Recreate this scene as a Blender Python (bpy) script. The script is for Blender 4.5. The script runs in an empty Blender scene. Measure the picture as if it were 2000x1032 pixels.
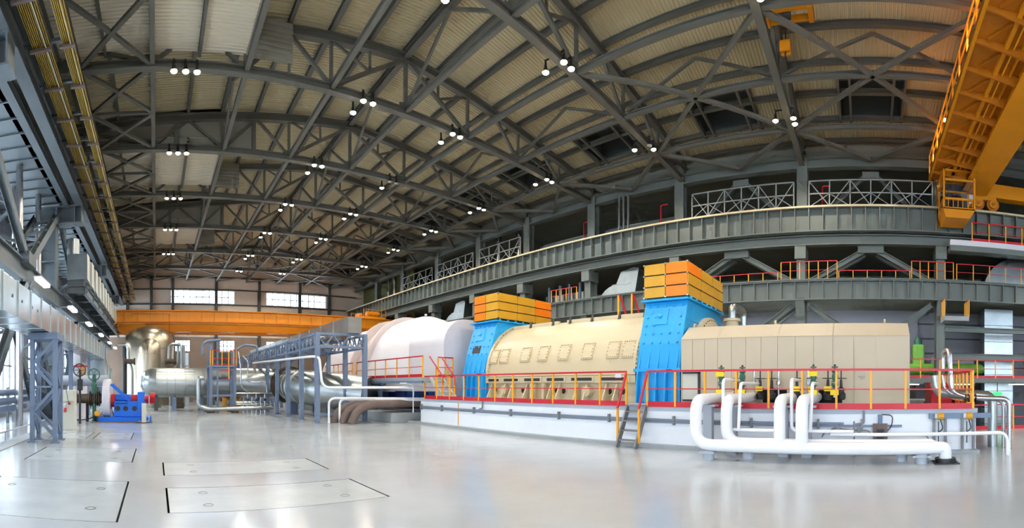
import bpy, math, random
from mathutils import Vector, Matrix
from math import sin, cos, pi, radians, sqrt
random.seed(7)
S = bpy.context.scene
COL = S.collection
H = 1.9                                   # camera height
FPX, XV, YH = 882.0, 305.0, 753.0         # stitched cylindrical panorama: px per radian, vanishing column, horizon row

# ------------------------------------------------------------------ camera, world, exposure
cam = bpy.data.cameras.new('camera')
cam.type = 'PANO'
cam.panorama_type = 'CENTRAL_CYLINDRICAL'
cam.central_cylindrical_radius = 1.0
cam.central_cylindrical_range_u_min = -1000 / FPX
cam.central_cylindrical_range_u_max = 1000 / FPX
cam.central_cylindrical_range_v_min = -(1032 - YH) / FPX
cam.central_cylindrical_range_v_max = YH / FPX
cam.clip_start = 0.05
cam.clip_end = 500
camo = bpy.data.objects.new('camera', cam)
COL.objects.link(camo)
camo.location = (0, 0, H)
camo.rotation_euler = (pi / 2, 0, -(1000 - XV) / FPX)
S.camera = camo

world = bpy.data.worlds.new('world')
S.world = world
world.use_nodes = True
_bg = world.node_tree.nodes['Background']
_bg.inputs[0].default_value = (0.88, 0.94, 1.0, 1)
_bg.inputs[1].default_value = 9.0
LAMP_W = 800.0

S.view_settings.view_transform = 'Standard'
S.view_settings.look = 'None'
S.view_settings.gamma = 1.0
S.view_settings.use_curve_mapping = False
S.view_settings.exposure = 0.32
try:
    S.cycles.use_denoising = True
    S.cycles.denoiser = 'OPENIMAGEDENOISE'
    S.cycles.max_bounces = 5
    S.cycles.diffuse_bounces = 3
    S.cycles.use_adaptive_sampling = True
    S.cycles.adaptive_threshold = .1
    S.cycles.adaptive_min_samples = 12
    S.cycles.glossy_bounces = 2
    S.cycles.sample_clamp_indirect = 6.0
    S.cycles.caustics_reflective = False
    S.cycles.caustics_refractive = False
except Exception:
    pass

# ------------------------------------------------------------------ materials
def lin(c):
    return tuple((v / 12.92 if v <= .04045 else ((v + .055) / 1.055) ** 2.4) for v in [q / 255 for q in c])

def mat(name, rgb, rough=.5, metal=0., var=.08, scale=1.5, bump=0., bscale=30., spec=.5, rvar=0., stretch=None):
    m = bpy.data.materials.new(name)
    m.use_nodes = True
    nt = m.node_tree
    b = nt.nodes['Principled BSDF']
    c = lin(rgb)
    b.inputs['Roughness'].default_value = rough
    b.inputs['Metallic'].default_value = metal
    b.inputs['Specular IOR Level'].default_value = spec
    b.inputs['Base Color'].default_value = (*c, 1)
    tc = nt.nodes.new('ShaderNodeTexCoord')
    geo = nt.nodes.new('ShaderNodeNewGeometry')
    src = geo.outputs['Position']
    if stretch:
        mp = nt.nodes.new('ShaderNodeMapping')
        mp.inputs['Scale'].default_value = stretch
        nt.links.new(src, mp.inputs[0]); src = mp.outputs[0]
    if var > 0:
        n = nt.nodes.new('ShaderNodeTexNoise')
        n.inputs['Scale'].default_value = scale
        n.inputs['Detail'].default_value = 5
        n.inputs['Roughness'].default_value = .6
        nt.links.new(src, n.inputs['Vector'])
        mr = nt.nodes.new('ShaderNodeMapRange')
        mr.inputs[1].default_value = .3; mr.inputs[2].default_value = .7
        mr.inputs[3].default_value = 1 - var; mr.inputs[4].default_value = 1 + var
        nt.links.new(n.outputs['Fac'], mr.inputs[0])
        mx = nt.nodes.new('ShaderNodeVectorMath'); mx.operation = 'SCALE'
        mx.inputs[0].default_value = c
        nt.links.new(mr.outputs[0], mx.inputs['Scale'])
        nt.links.new(mx.outputs[0], b.inputs['Base Color'])
        if rvar:
            r2 = nt.nodes.new('ShaderNodeMapRange')
            r2.inputs[1].default_value = .3; r2.inputs[2].default_value = .7
            r2.inputs[3].default_value = max(.02, rough - rvar); r2.inputs[4].default_value = rough + rvar
            nt.links.new(n.outputs['Fac'], r2.inputs[0])
            nt.links.new(r2.outputs[0], b.inputs['Roughness'])
    if bump > 0:
        n2 = nt.nodes.new('ShaderNodeTexNoise')
        n2.inputs['Scale'].default_value = bscale
        n2.inputs['Detail'].default_value = 3
        nt.links.new(src, n2.inputs['Vector'])
        bp = nt.nodes.new('ShaderNodeBump')
        bp.inputs['Strength'].default_value = bump
        bp.inputs['Distance'].default_value = .02
        nt.links.new(n2.outputs['Fac'], bp.inputs['Height'])
        nt.links.new(bp.outputs[0], b.inputs['Normal'])
    return m

def emis(name, rgb, strength):
    m = bpy.data.materials.new(name); m.use_nodes = True
    b = m.node_tree.nodes['Principled BSDF']
    b.inputs['Base Color'].default_value = (*lin(rgb), 1)
    b.inputs['Emission Color'].default_value = (*lin(rgb), 1)
    b.inputs['Emission Strength'].default_value = strength
    m.cycles.emission_sampling = 'NONE'
    return m

def glass(name, tint=(.9, .95, 1.), refl=.08):
    m = bpy.data.materials.new(name); m.use_nodes = True
    nt = m.node_tree; nt.nodes.clear()
    o = nt.nodes.new('ShaderNodeOutputMaterial'); mix = nt.nodes.new('ShaderNodeMixShader')
    t = nt.nodes.new('ShaderNodeBsdfTransparent'); g = nt.nodes.new('ShaderNodeBsdfGlossy')
    t.inputs[0].default_value = (*tint, 1); g.inputs['Roughness'].default_value = .05
    mix.inputs[0].default_value = refl
    nt.links.new(t.outputs[0], mix.inputs[1]); nt.links.new(g.outputs[0], mix.inputs[2])
    nt.links.new(mix.outputs[0], o.inputs[0])
    return m

M = {}
M['floor'] = mat('polished_concrete_floor', (180, 186, 190), .17, 0, .06, .5, spec=.5, rvar=.03)
M['hatch'] = mat('concrete_hatch', (180, 187, 190), .25, 0, .08, 1.2)
M['black'] = mat('black_gap', (14, 14, 15), .9, 0, 0)
M['ring'] = mat('hatch_ring', (120, 122, 120), .4, .6, 0)
M['deck'] = mat('cream_deck', (190, 178, 142), .6, 0, .05, .4)
M['decklow'] = mat('cream_deck_lit', (224, 214, 190), .6, 0, .04, .4)  # lighter copy of the deck cream, its stronger light put into the colour
M['sheet'] = mat('grey_corrugated_sheet', (150, 146, 132), .6, 0, .06, .8)
M['roofsteel'] = mat('roof_steel', (104, 103, 94), .55, .1, .10, .8)
M['steel'] = mat('grey_green_steel', (110, 117, 112), .5, .1, .08, .7)
M['lattice'] = mat('pale_lattice', (150, 156, 154), .5, .1, .05)
M['steeldk'] = mat('dark_steel', (74, 80, 78), .6, .1, .1, .8)
M['bluesteel'] = mat('blue_grey_steel', (112, 130, 156), .45, .1, .07, 1.)
M['leftsteel'] = mat('pale_blue_grey_steel', (100, 109, 113), .5, .1, .08, .8)
M['walldark'] = mat('dark_wall', (140, 140, 126), .8, 0, .12, .6)
M['wallgrey'] = mat('grey_panel_wall', (150, 150, 158), .7, 0, .06, .5)
M['farwall'] = mat('beige_panel_wall', (224, 211, 196), .7, 0, .05, .4)
M['farlow'] = mat('brown_wall', (150, 130, 114), .8, 0, .12, .6)
M['glass'] = glass('window_glass')
M['plinth'] = mat('white_concrete', (240, 243, 248), .5, 0, .04, .8)
M['plinthtop'] = mat('grey_edge_band', (178, 184, 194), .6, 0, .06, 1.)
M['curb'] = mat('curb_grey', (158, 164, 166), .4, 0, .1, 1.)
M['red'] = mat('red_paint', (200, 22, 42), .4, 0, .04)
M['yellow'] = mat('yellow_paint', (244, 168, 30), .4, 0, .04)
M['crane'] = mat('crane_yellow', (212, 134, 6), .45, 0, .07, .6)
M['cranedk'] = mat('crane_yellow_dark', (176, 102, 6), .5, 0, .12, 1.)  # darker tone of the crane yellow
M['blue'] = mat('sky_blue_paint', (34, 162, 226), .35, 0, .04, .8)
M['pump'] = mat('deep_blue_paint', (10, 106, 222), .35, 0, .05)
M['dkblue'] = mat('dark_blue_paint', (20, 52, 120), .5, 0, .08)
M['amber'] = mat('amber_panel', (212, 158, 44), .3, 0, .08, 1.2)
M['orange'] = mat('orange_panel', (246, 130, 22), .3, 0, .06, 1.2)
M['beige'] = mat('beige_paint', (202, 186, 152), .42, 0, .04, .8)
M['beigebox'] = mat('beige_cladding', (198, 183, 157), .55, 0, .03, .6)
M['white'] = mat('white_cladding', (212, 211, 218), .4, 0, .05, .5)
M['blush'] = mat('dull_white_cladding', (192, 178, 174), .45, 0, .06, .6)
M['silver'] = mat('aluminium_cladding', (176, 182, 182), .3, .9, .06, .8, bump=.12, bscale=3.)
M['galv'] = mat('galvanised_duct', (172, 182, 184), .28, .88, .14, .9, bump=.2, bscale=2.5)
M['vessel'] = mat('vessel_cladding', (176, 166, 146), .33, .9, .08, .8, bump=.15, bscale=3.)
M['ss'] = mat('stainless_pipe', (190, 190, 192), .25, .9, .04)
M['wpipe'] = mat('white_pipe', (240, 240, 242), .35, 0, .03, 2.)
M['brown'] = mat('brown_insulation', (112, 96, 90), .7, 0, .12, 2.)
M['rust'] = mat('rusty_flange', (92, 78, 66), .6, .4, .2, 5.)
M['greenv'] = mat('green_valve', (62, 110, 92), .45, .1, .08, 4.)
M['dkmetal'] = mat('dark_metal', (58, 58, 60), .45, .5, .1, 3.)
M['tag'] = mat('yellow_tag', (250, 226, 20), .5, 0, 0)
M['bus'] = mat('yellow_busbar', (176, 140, 30), .4, .3, .08, 2.)
M['stairgrey'] = mat('grey_stair', (128, 130, 132), .5, .2, .06)
M['stairblue'] = mat('conduit_grey', (122, 130, 146), .5, .2, .05)
M['cabinet'] = mat('cabinet_paint', (206, 206, 192), .5, 0, .04)
M['lamphouse'] = mat('lamp_housing', (60, 58, 56), .4, .5, 0)
M['lampw'] = emis('lamp_warm', (255, 226, 176), 60)
M['lampc'] = emis('lamp_cool', (236, 248, 255), 60)
M['lampoff'] = mat('lamp_unlit', (150, 148, 140), .3, 0, 0)
M['tubelight'] = emis('tube_light', (245, 250, 255), 14)
M['striplight'] = emis('strip_light', (255, 250, 235), 3)
M['greenp'] = mat('lime_green_paint', (128, 190, 70), .5, 0, .05)
M['olive'] = mat('olive_wall', (112, 116, 70), .7, 0, .08)
M['louver'] = mat('louver_daylight_blue', (120, 130, 190), .4, .3, .05)  # blue daylight through the slats is put into the colour

# ------------------------------------------------------------------ mesh helpers
V = Vector

class MB:
    def __init__(s):
        s.v = []; s.f = []
    def add(s, vs, fs):
        o = len(s.v)
        s.v += [tuple(v) for v in vs]
        s.f += [tuple(i + o for i in f) for f in fs]
        return s
    def box(s, x0, x1, y0, y1, z0, z1):
        return s.add([(x0, y0, z0), (x1, y0, z0), (x1, y1, z0), (x0, y1, z0), (x0, y0, z1), (x1, y0, z1), (x1, y1, z1), (x0, y1, z1)],
                     [(0, 3, 2, 1), (4, 5, 6, 7), (0, 1, 5, 4), (1, 2, 6, 5), (2, 3, 7, 6), (3, 0, 4, 7)])
    def basis(s, p, q, up=None):
        d = (V(q) - V(p)).normalized()
        u = V(up) if up else (V((0, 0, 1)) if abs(d.z) < .95 else V((0, 1, 0)))
        sd = d.cross(u).normalized()
        return d, sd, sd.cross(d).normalized()
    def bar(s, p, q, w, h=None, up=None):
        h = w if h is None else h
        p = V(p); q = V(q); d, a, b = s.basis(p, q, up)
        vs = [c + a * (w / 2 * i) + b * (h / 2 * j) for c in (p, q) for i, j in ((-1, -1), (1, -1), (1, 1), (-1, 1))]
        return s.add(vs, [(3, 2, 1, 0), (4, 5, 6, 7), (0, 1, 5, 4), (1, 2, 6, 5), (2, 3, 7, 6), (3, 0, 4, 7)])
    def ibeam(s, p, q, w, h, t=.03, up=None):
        p = V(p); q = V(q); d, a, b = s.basis(p, q, up)
        k = b * (h / 2 - t / 2)
        s.bar(p + k, q + k, w, t, up); s.bar(p - k, q - k, w, t, up)
        return s.bar(p, q, t, h - 2 * t, up)
    def ring_strip(s, rings, close=True, caps=True):
        n = len(rings[0]); vs = [v for r in rings for v in r]; fs = []
        for i in range(len(rings) - 1):
            for j in range(n if close else n - 1):
                k = (j + 1) % n
                fs.append((i * n + j, i * n + k, (i + 1) * n + k, (i + 1) * n + j))
        if caps and close:
            fs.append(tuple(range(n - 1, -1, -1))); fs.append(tuple((len(rings) - 1) * n + j for j in range(n)))
        return s.add(vs, fs)
    def cyl(s, p, q, r, n=14, r2=None):
        p = V(p); q = V(q); d, a, b = s.basis(p, q); r2 = r if r2 is None else r2
        R = lambda c, rr: [c + a * (rr * cos(2 * pi * i / n)) + b * (rr * sin(2 * pi * i / n)) for i in range(n)]
        return s.ring_strip([R(p, r), R(q, r2)])
    def tube(s, pts, r, bend=None, n=10, seg=6):
        pts = [V(p) for p in pts]; bend = bend if bend is not None else r * 2.5
        path = [pts[0]]
        for i in range(1, len(pts) - 1):
            A, Bp, C = pts[i - 1], pts[i], pts[i + 1]
            u = (A - Bp); w = (C - Bp); bb = min(bend, u.length * .48, w.length * .48)
            u.normalize(); w.normalize()
            for k in range(seg + 1):
                t = k / seg
                path.append((Bp + u * bb) * (1 - t) ** 2 + Bp * (2 * t * (1 - t)) + (Bp + w * bb) * t ** 2)
        path.append(pts[-1])
        d0 = (path[1] - path[0]).normalized()
        a = d0.cross(V((0, 0, 1)) if abs(d0.z) < .9 else V((1, 0, 0))).normalized()
        rings = []
        for i, p in enumerate(path):
            d = (path[min(i + 1, len(path) - 1)] - path[max(i - 1, 0)]).normalized()
            a = (a - d * a.dot(d)).normalized(); b = d.cross(a)
            rings.append([p + a * (r * cos(2 * pi * k / n)) + b * (r * sin(2 * pi * k / n)) for k in range(n)])
        return s.ring_strip(rings)
    def lathe(s, c, prof, axis=(0, 0, 1), n=24):
        c = V(c); ax = V(axis).normalized()
        a = ax.cross(V((0, 0, 1)) if abs(ax.z) < .9 else V((1, 0, 0))).normalized(); b = ax.cross(a)
        _cap = abs(prof[0][0] - prof[-1][0]) + abs(prof[0][1] - prof[-1][1]) > 1e-6
        rings = [[c + ax * h + a * (max(r, 1e-4) * cos(2 * pi * k / n)) + b * (max(r, 1e-4) * sin(2 * pi * k / n)) for k in range(n)] for r, h in prof]
        return s.ring_strip(rings, True, _cap)
    def prism(s, poly, y0, y1, plane='xz'):
        f = {'xz': lambda a, b, y: (a, y, b), 'yz': lambda a, b, y: (y, a, b), 'xy': lambda a, b, y: (a, b, y)}[plane]
        return s.ring_strip([[f(a, b, y0) for a, b in poly], [f(a, b, y1) for a, b in poly]])
    def mesh(s, name, m=None, smooth=False, off=(0, 0, 0)):
        me = bpy.data.meshes.new(name)
        ox, oy, oz = off
        me.from_pydata([(x - ox, y - oy, z - oz) for x, y, z in s.v], [], s.f)
        import bmesh
        bm = bmesh.new(); bm.from_mesh(me); bmesh.ops.recalc_face_normals(bm, faces=bm.faces); bm.to_mesh(me); bm.free()
        if m is not None: me.materials.append(M[m] if isinstance(m, str) else m)
        if smooth:
            me.polygons.foreach_set('use_smooth', [True] * len(me.polygons))
            me.set_sharp_from_angle(angle=radians(38))
        me.update()
        return me
    def build(s, name, m, parent=None, smooth=False, label=None, bevel=0):
        off = ORG.get(parent.name, V((0, 0, 0))) if parent else V((0, 0, 0))
        o = bpy.data.objects.new(name, s.mesh(name, m, smooth, off))
        COL.objects.link(o)
        if parent: o.parent = parent
        ORG[o.name] = off
        if label: o['label'] = label
        if bevel:
            bv = o.modifiers.new('bevel', 'BEVEL'); bv.width = bevel; bv.segments = 2; bv.limit_method = 'ANGLE'
        return o

ORG = {}

def thing(name, label, cat, loc=(0, 0, 0), group=None):
    o = bpy.data.objects.new(name, None); COL.objects.link(o)
    o.location = loc; o.empty_display_size = .2
    o['label'] = label; o['category'] = cat
    if group: o['group'] = group
    ORG[o.name] = V(loc)
    return o

def tag(o, label, cat, group=None):
    o['label'] = label; o['category'] = cat
    if group: o['group'] = group
    return o

def struct(name, mb, m, parent=None, smooth=False):
    o = mb.build(name, m, parent, smooth)
    if not parent: o['kind'] = 'structure'
    return o

def sroot(name):
    o = bpy.data.objects.new(name, None); COL.objects.link(o); o['kind'] = 'structure'; ORG[o.name] = V((0, 0, 0))
    return o

def inst(me, name, parent=None, loc=(0, 0, 0), rot=(0, 0, 0), scale=(1, 1, 1)):
    o = bpy.data.objects.new(name, me); COL.objects.link(o)
    off = ORG.get(parent.name, V((0, 0, 0))) if parent else V((0, 0, 0))
    o.location = V(loc) - off; o.rotation_euler = rot; o.scale = scale
    if parent: o.parent = parent
    ORG[o.name] = off
    return o

ORD = ['first', 'second', 'third', 'fourth', 'fifth', 'sixth', 'seventh', 'eighth', 'ninth', 'tenth', 'eleventh', 'twelfth', 'thirteenth', 'fourteenth']

# ------------------------------------------------------------------ floor with hatch openings
HATCH = [(-3.2, -.53, 6.23, 8.9), (.15, 3.83, 9.5, 11.1), (.17, 3.82, 6.7, 8.35), (-3.35, -.58, 11.1, 13.5), (-2.25, -.87, 15.8, 18.0), (-3.85, -2.47, 15.8, 18.0)]
FX0, FX1, FY0, FY1 = -9.2, 18.8, -26., 57.
def make_floor():
    xs = sorted({FX0, FX1} | {v for h in HATCH for v in h[:2]})
    ys = sorted({FY0, FY1} | {v for h in HATCH for v in h[2:]})
    b = MB()
    for i in range(len(xs) - 1):
        for j in range(len(ys) - 1):
            cx, cy = (xs[i] + xs[i + 1]) / 2, (ys[j] + ys[j + 1]) / 2
            if any(h[0] < cx < h[1] and h[2] < cy < h[3] for h in HATCH): continue
            b.add([(xs[i], ys[j], 0), (xs[i + 1], ys[j], 0), (xs[i + 1], ys[j + 1], 0), (xs[i], ys[j + 1], 0)], [(0, 1, 2, 3)])
    b.add([(FX1, FY0, 0), (FX1, FY1, 0), (FX1, FY1, -1.6), (FX1, FY0, -1.6)], [(0, 1, 2, 3)])
    b.add([(FX1, 8, 0), (36, 8, 0), (36, 57, 0), (FX1, 57, 0)], [(0, 1, 2, 3)])
    return struct('floor', b, 'floor')
floor = make_floor()
for i, h in enumerate(HATCH):
    p = MB()
    x0, x1, y0, y1 = h
    for (a, c) in (((x0, y0), (x1, y0)), ((x1, y0), (x1, y1)), ((x1, y1), (x0, y1)), ((x0, y1), (x0, y0))):
        p.add([(a[0], a[1], 0), (c[0], c[1], 0), (c[0], c[1], -.16), (a[0], a[1], -.16)], [(0, 1, 2, 3)])
    p.add([(x0, y0, -.15), (x1, y0, -.15), (x1, y1, -.15), (x0, y1, -.15)], [(0, 1, 2, 3)])
    p.build('hatch_frame', 'black', floor)
    names = ['wide concrete floor hatch cover at the bottom left corner of the picture', 'narrow floor hatch cover in the middle of the open floor, farther of the two',
             'floor hatch cover nearest the camera right of the bottom left one', 'floor hatch cover just in front of the lattice duct support',
             'small floor hatch cover in front of the blue pump', 'small floor hatch cover beside the foot of the lattice duct support']
    t = thing('floor_hatch', names[i], 'hatch', ((x0 + x1) / 2, (y0 + y1) / 2, -.14), 'concrete hatch covers in the floor')
    gx = .035
    MB().box(x0 + gx, x1 - gx, y0 + .02, y1 - .02, -.14, .001).build('cover', 'hatch', t)
    for (px, py) in ((.18, .25), (.82, .25), (.18, .75), (.82, .75)):
        cx, cy = x0 + (x1 - x0) * px, y0 + (y1 - y0) * py
        MB().lathe((cx, cy, 0), [(.085, .0), (.085, .004), (.065, .004), (.065, .0)], n=16).build('lifting_ring', 'ring', t, True)
struct('floor_lower', MB().box(FX1, 37, FY0, 8, -1.75, -1.6), 'curb')

# ------------------------------------------------------------------ outer shell
def corr(b, x0, x1, y0, y1, zf, period=.17, depth=.04, xm=None):
    xs = [x0] + ([xm] if xm and x0 < xm < x1 else []) + [x1]
    n = int(round((y1 - y0) / period)); st = (y1 - y0) / n
    prof = []
    for i in range(n):
        y = y0 + i * st
        prof += [(y, 0), (y + st * .38, 0), (y + st * .5, depth), (y + st * .88, depth)]
    prof.append((y1, 0))
    vs = [(x, y, zf(x) + d) for (y, d) in prof for x in xs]; k = len(xs); fs = []
    for i in range(len(prof) - 1):
        for j in range(k - 1):
            fs.append((i * k + j, i * k + j + 1, (i + 1) * k + j + 1, (i + 1) * k + j))
    b.add(vs, fs)
RIDGE = 11.43
zdeck = lambda x: 18.15 - .1 * abs(x - RIDGE)
TR = [-12.5, -4.36, 3.75, 11.4, 18.55, 25., 31., 37.2, 44., 50.2]
LOW = [(11.4, 18.55), (25., 31.), (37.2, 44.)]
ceiling = sroot('ceiling')
cb = MB(); cl = MB()
RX0, RX1 = -4.6, 27.4
HOLES = []
ys = [-26.] + TR + [57.]
for a, c in zip(ys[:-1], ys[1:]):
    low = (a, c) in LOW
    # roof vent opening in the right part of each bay
    m = (a + c) / 2
    segs = [(RX0 if not low else 3.75, 22.2), (25.2, RX1)]
    for s0, s1 in segs: corr(cb, s0, s1, a, c, zdeck, xm=RIDGE)
    corr(cb, 22.2, 25.2, a, m - 1.65, zdeck); corr(cb, 22.2, 25.2, m + 1.65, c, zdeck)
    HOLES.append((m - 1.65, m + 1.65))
    if low:
        corr(cl, RX0, 3.75, a, c, lambda x: 15.72 + .02 * (x - 3.75))
cb.build('roof_deck', 'deck', ceiling)
cl.build('low_roof_deck', 'decklow', ceiling)
sb = MB()
for a, c in LOW:
    sb.box(3.72, 3.76, a, c, 15.7, 17.45)
sb.build('step_wall', 'sheet', ceiling)
for i, (a, c) in enumerate(HOLES):
    v = MB(); z0, z1 = 16.9, 18.4
    v.box(22.15, 22.2, a, c, z0, z1).box(25.2, 25.25, a, c, z0 - .15, z1).box(22.15, 25.25, a - .05, a, z0, z1).box(22.15, 25.25, c, c + .05, z0, z1).box(22.15, 25.25, a - .05, c + .05, z1, z1 + .05)
    vo = v.build('roof_vent_box', 'steeldk', ceiling)
    mid = (a + c) / 2
    for y0, y1 in ((mid - 1.0, mid - .05), (mid + .05, mid + 1.0)):
        l = MB()
        for k in range(6): l.box(22.5 + k * .17, 22.64 + k * .17, y0, y1, z1 - .12, z1 - .09)
        l.build('louver', 'louver', vo)
    for y in (a - .03, mid - 1.1, mid + 1.1, c + .03):
        MB().bar((21.8, y, zdeck(21.8) - .2), (25.6, y, zdeck(25.6) - .2), .12, .22).build('vent_trimmer', 'roofsteel', vo)
pl = {}
for i in range(-8, 9):
    x = RIDGE + i * 1.93
    big = i % 2 == 0
    segs = [(-26., 57.)]
    z = zdeck(x) - .13
    if x < 3.7:
        segs = []; y = -26.
        for a, c in LOW: segs.append((y, a)); y = c
        segs.append((y, 57.))
        for a, c in LOW:
            MB().ibeam((x, a, 15.56), (x, c, 15.56), .14, .24, .02).build('purlin', 'roofsteel', ceiling)
    b = MB()
    for a, c in segs:
        b.ibeam((x, a, z), (x, c, z), .16 if not big else .22, .26, .03)
    b.build('purlin', 'roofsteel', ceiling)
struct('ceiling_light_block', MB().box(-10, 37, -27, 58, 19.0, 19.2), 'walldark')  # unseen slab added above the deck to keep sky light from leaking in

# far wall
FY = 57.0
wall_far = sroot('wall_far')
wins = [(1.85, 10.0, 12.3, 13.95, 10, 2), (14.2, 22.5, 12.3, 13.95, 10, 2), (2.4, 4.3, 6.2, 7.6, 4, 2), (8.1, 10.0, 6.2, 7.6, 4, 2), (14.2, 16.9, 6.2, 7.6, 5, 2)]
def wall_with_holes(b, axis, pos, thick, u0, u1, z0, z1, holes):
    us = sorted({u0, u1} | {v for h in holes for v in h[:2]}); zs = sorted({z0, z1} | {v for h in holes for v in h[2:4]})
    for i in range(len(us) - 1):
        for j in range(len(zs) - 1):
            cu, cz = (us[i] + us[i + 1]) / 2, (zs[j] + zs[j + 1]) / 2
            if any(h[0] < cu < h[1] and h[2] < cz < h[3] for h in holes): continue
            if axis == 'y': b.box(us[i], us[i + 1], pos, pos + thick, zs[j], zs[j + 1])
            else: b.box(pos, pos + thick, us[i], us[i + 1], zs[j], zs[j + 1])
b = MB(); wall_with_holes(b, 'y', FY, .3, -10, 37, 8.0, 19, wins[:2]); b.build('upper_cladding', 'farwall', wall_far)
b = MB(); wall_with_holes(b, 'y', FY, .3, -10, 37, -1.7, 8.0, [w for w in wins[2:]]); b.build('lower_cladding', 'farlow', wall_far)
for x in (-3.6, -.6, 2.1, 7.6, 13.2, 18.7, 22.9):
    MB().ibeam((x, FY - .2, 0), (x, FY - .2, 15.6), .35, .4, .04).build('wall_column', 'steeldk', wall_far)
for z in (11.3, 12.15, 14.05, 15.6):
    MB().box(-5, 27, FY - .16, FY, z - .08, z + .08).build('wall_girt', 'steeldk', wall_far)
for k, zs in enumerate([(8, 9.7), (9.7, 11.3), (14.05, 15.6)]):
    for x0, x1 in zip((-3.6, -.6, 2.1, 7.6, 13.2, 18.7, 22.9), (-.6, 2.1, 7.6, 13.2, 18.7, 22.9, 26.5)):
        MB().box(x0 + .04, x1 - .04, FY - .05, FY, zs[0] + .03, zs[1] - .03).build('wall_panel', 'farwall', wall_far)

def window(n, axis, pos, u0, u1, z0, z1, nu, nz, frame='steeldk'):
    o = sroot('window_%d' % n)
    f = MB(); t = .09
    P = (lambda a, c, d, e: f.box(a, c, pos + .05, pos + .15, d, e)) if axis == 'y' else (lambda a, c, d, e: f.box(pos + .05, pos + .15, a, c, d, e))
    for i in range(nu + 1):
        u = u0 + (u1 - u0) * i / nu; P(u - t / 2, u + t / 2, z0, z1)
    for j in range(nz + 1):
        z = z0 + (z1 - z0) * j / nz; P(u0, u1, z - t / 2, z + t / 2)
    f.build('window_frame', frame, o)
    du, dz = (u1 - u0) / nu - t, (z1 - z0) / nz - t
    me = (MB().box(0, du, 0, .012, 0, dz) if axis == 'y' else MB().box(0, .012, 0, du, 0, dz)).mesh('pane', 'glass')
    for i in range(nu):
        for j in range(nz):
            u = u0 + (u1 - u0) * i / nu + t / 2; z = z0 + (z1 - z0) * j / nz + t / 2
            inst(me, 'pane', o, (u, pos + .1, z) if axis == 'y' else (pos + .1, u, z))
    return o
for i, w in enumerate(wins): window(i + 1, 'y', FY, *w)

# left wall with tall window bands
LX = -9.2
lw = []
y = -25.
while y < 54:
    lw += [(y, y + 5.0, .9, 5.4), (y, y + 5.0, 7.2, 10.4)]; y += 6.3
b = MB(); wall_with_holes(b, 'x', LX - .3, .3, -27, 58, 0, 12.2, lw); wl = struct('wall_left', b, 'wallgrey')
for i, w in enumerate(lw): window(6 + i, 'x', LX - .3, *w, 4, 2, 'leftsteel')
b = MB().box(-5.5, -5.3, -27, 58, 12.2, 19.0); struct('wall_left_upper', b, 'leftsteel')
so = struct('ceiling_aisle', MB().box(LX - .3, -5.2, -27, 58, 12.2, 12.4), 'leftsteel')
rib = MB().box(LX, -5.2, -.03, .03, 12.13, 12.2).mesh('soffit_rib', 'leftsteel')
for k in range(46): inst(rib, 'soffit_rib', so, (0, 6 + k * 1.05, 0))
# back wall behind the camera, with daylight windows
bw = [(x, x + 4.5, z0, z1) for x in (-3., 3., 9., 15.) for z0, z1 in ((5.5, 10.5),)]
b = MB(); wall_with_holes(b, 'y', -26.3, .3, -10, 37, -1.7, 19, bw); struct('wall_back', b, 'farwall')
for i, w in enumerate(bw): window(40 + i, 'y', -26.3, *w, 4, 2)
# right service bay: back wall, slabs
RB = 35.
wr = struct('wall_right', MB().box(RB, RB + .3, -27, 58, -1.7, 19), 'walldark')
for k in range(26):
    z = 7.5 + k * .36
    MB().box(RB - .05, RB, -26, 57, z, z + .14).build('wall_rib', 'walldark', wr)
struct('ceiling_service', MB().box(27.2, RB, -26, 57, 15.6, 15.75), 'walldark')
struct('wall_right_upper', MB().box(27.4, 27.5, -27, 58, 15.75, 19.0), 'walldark')
struct('floor_gallery_upper', MB().box(26.8, RB, -26, 57, 10.35, 10.55), 'walldark')
struct('floor_gallery', MB().box(26.4, RB, -26, 57, 6.9, 7.1), 'walldark')
struct('wall_right_panel', MB().box(30.2, 30.4, -3.5, 12, 2.3, 6.9), 'wallgrey')
wp = struct('wall_right_rear', MB().box(30.8, 31.0, -22, -3.5, -1.6, 6.9), 'wallgrey')
for z in (3.1, 4.1, 5.1, 6.1): MB().box(30.72, 30.8, -22, -3.5, z - .05, z + .05).build('wall_girt', 'steeldk', wp)
struct('wall_right_lower', MB().box(31.0, 31.2, 5, 57, -.1, 6.9), 'farlow')

# ------------------------------------------------------------------ roof trusses (X from -4.3 to 27.2, bottom chord at z 15.05)
ZB = 15.05
XN = [RIDGE + k * 3.86 for k in range(-4, 5)]          # bottom panel points
zt = lambda x: zdeck(x) - .45
def member(p, q, w, h):
    return MB().bar(p, q, w, h)
truss_parts = []
def tp(name, mb): truss_parts.append((name, mb.mesh(name, 'roofsteel')))
tp('bottom_chord', MB().ibeam((-4.6, 0, ZB), (27.2, 0, ZB), .32, .34, .05))
tp('top_chord', MB().ibeam((-4.6, 0, zt(-4.6)), (RIDGE, 0, zt(RIDGE)), .3, .4, .05))
tp('top_chord', MB().ibeam((RIDGE, 0, zt(RIDGE)), (27.2, 0, zt(27.2)), .3, .4, .05))
B_ = lambda x: (x, 0, ZB + .1)
T_ = lambda x: (x, 0, zt(x) - .1)
n = XN                                                  # n[4] is the middle
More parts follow.
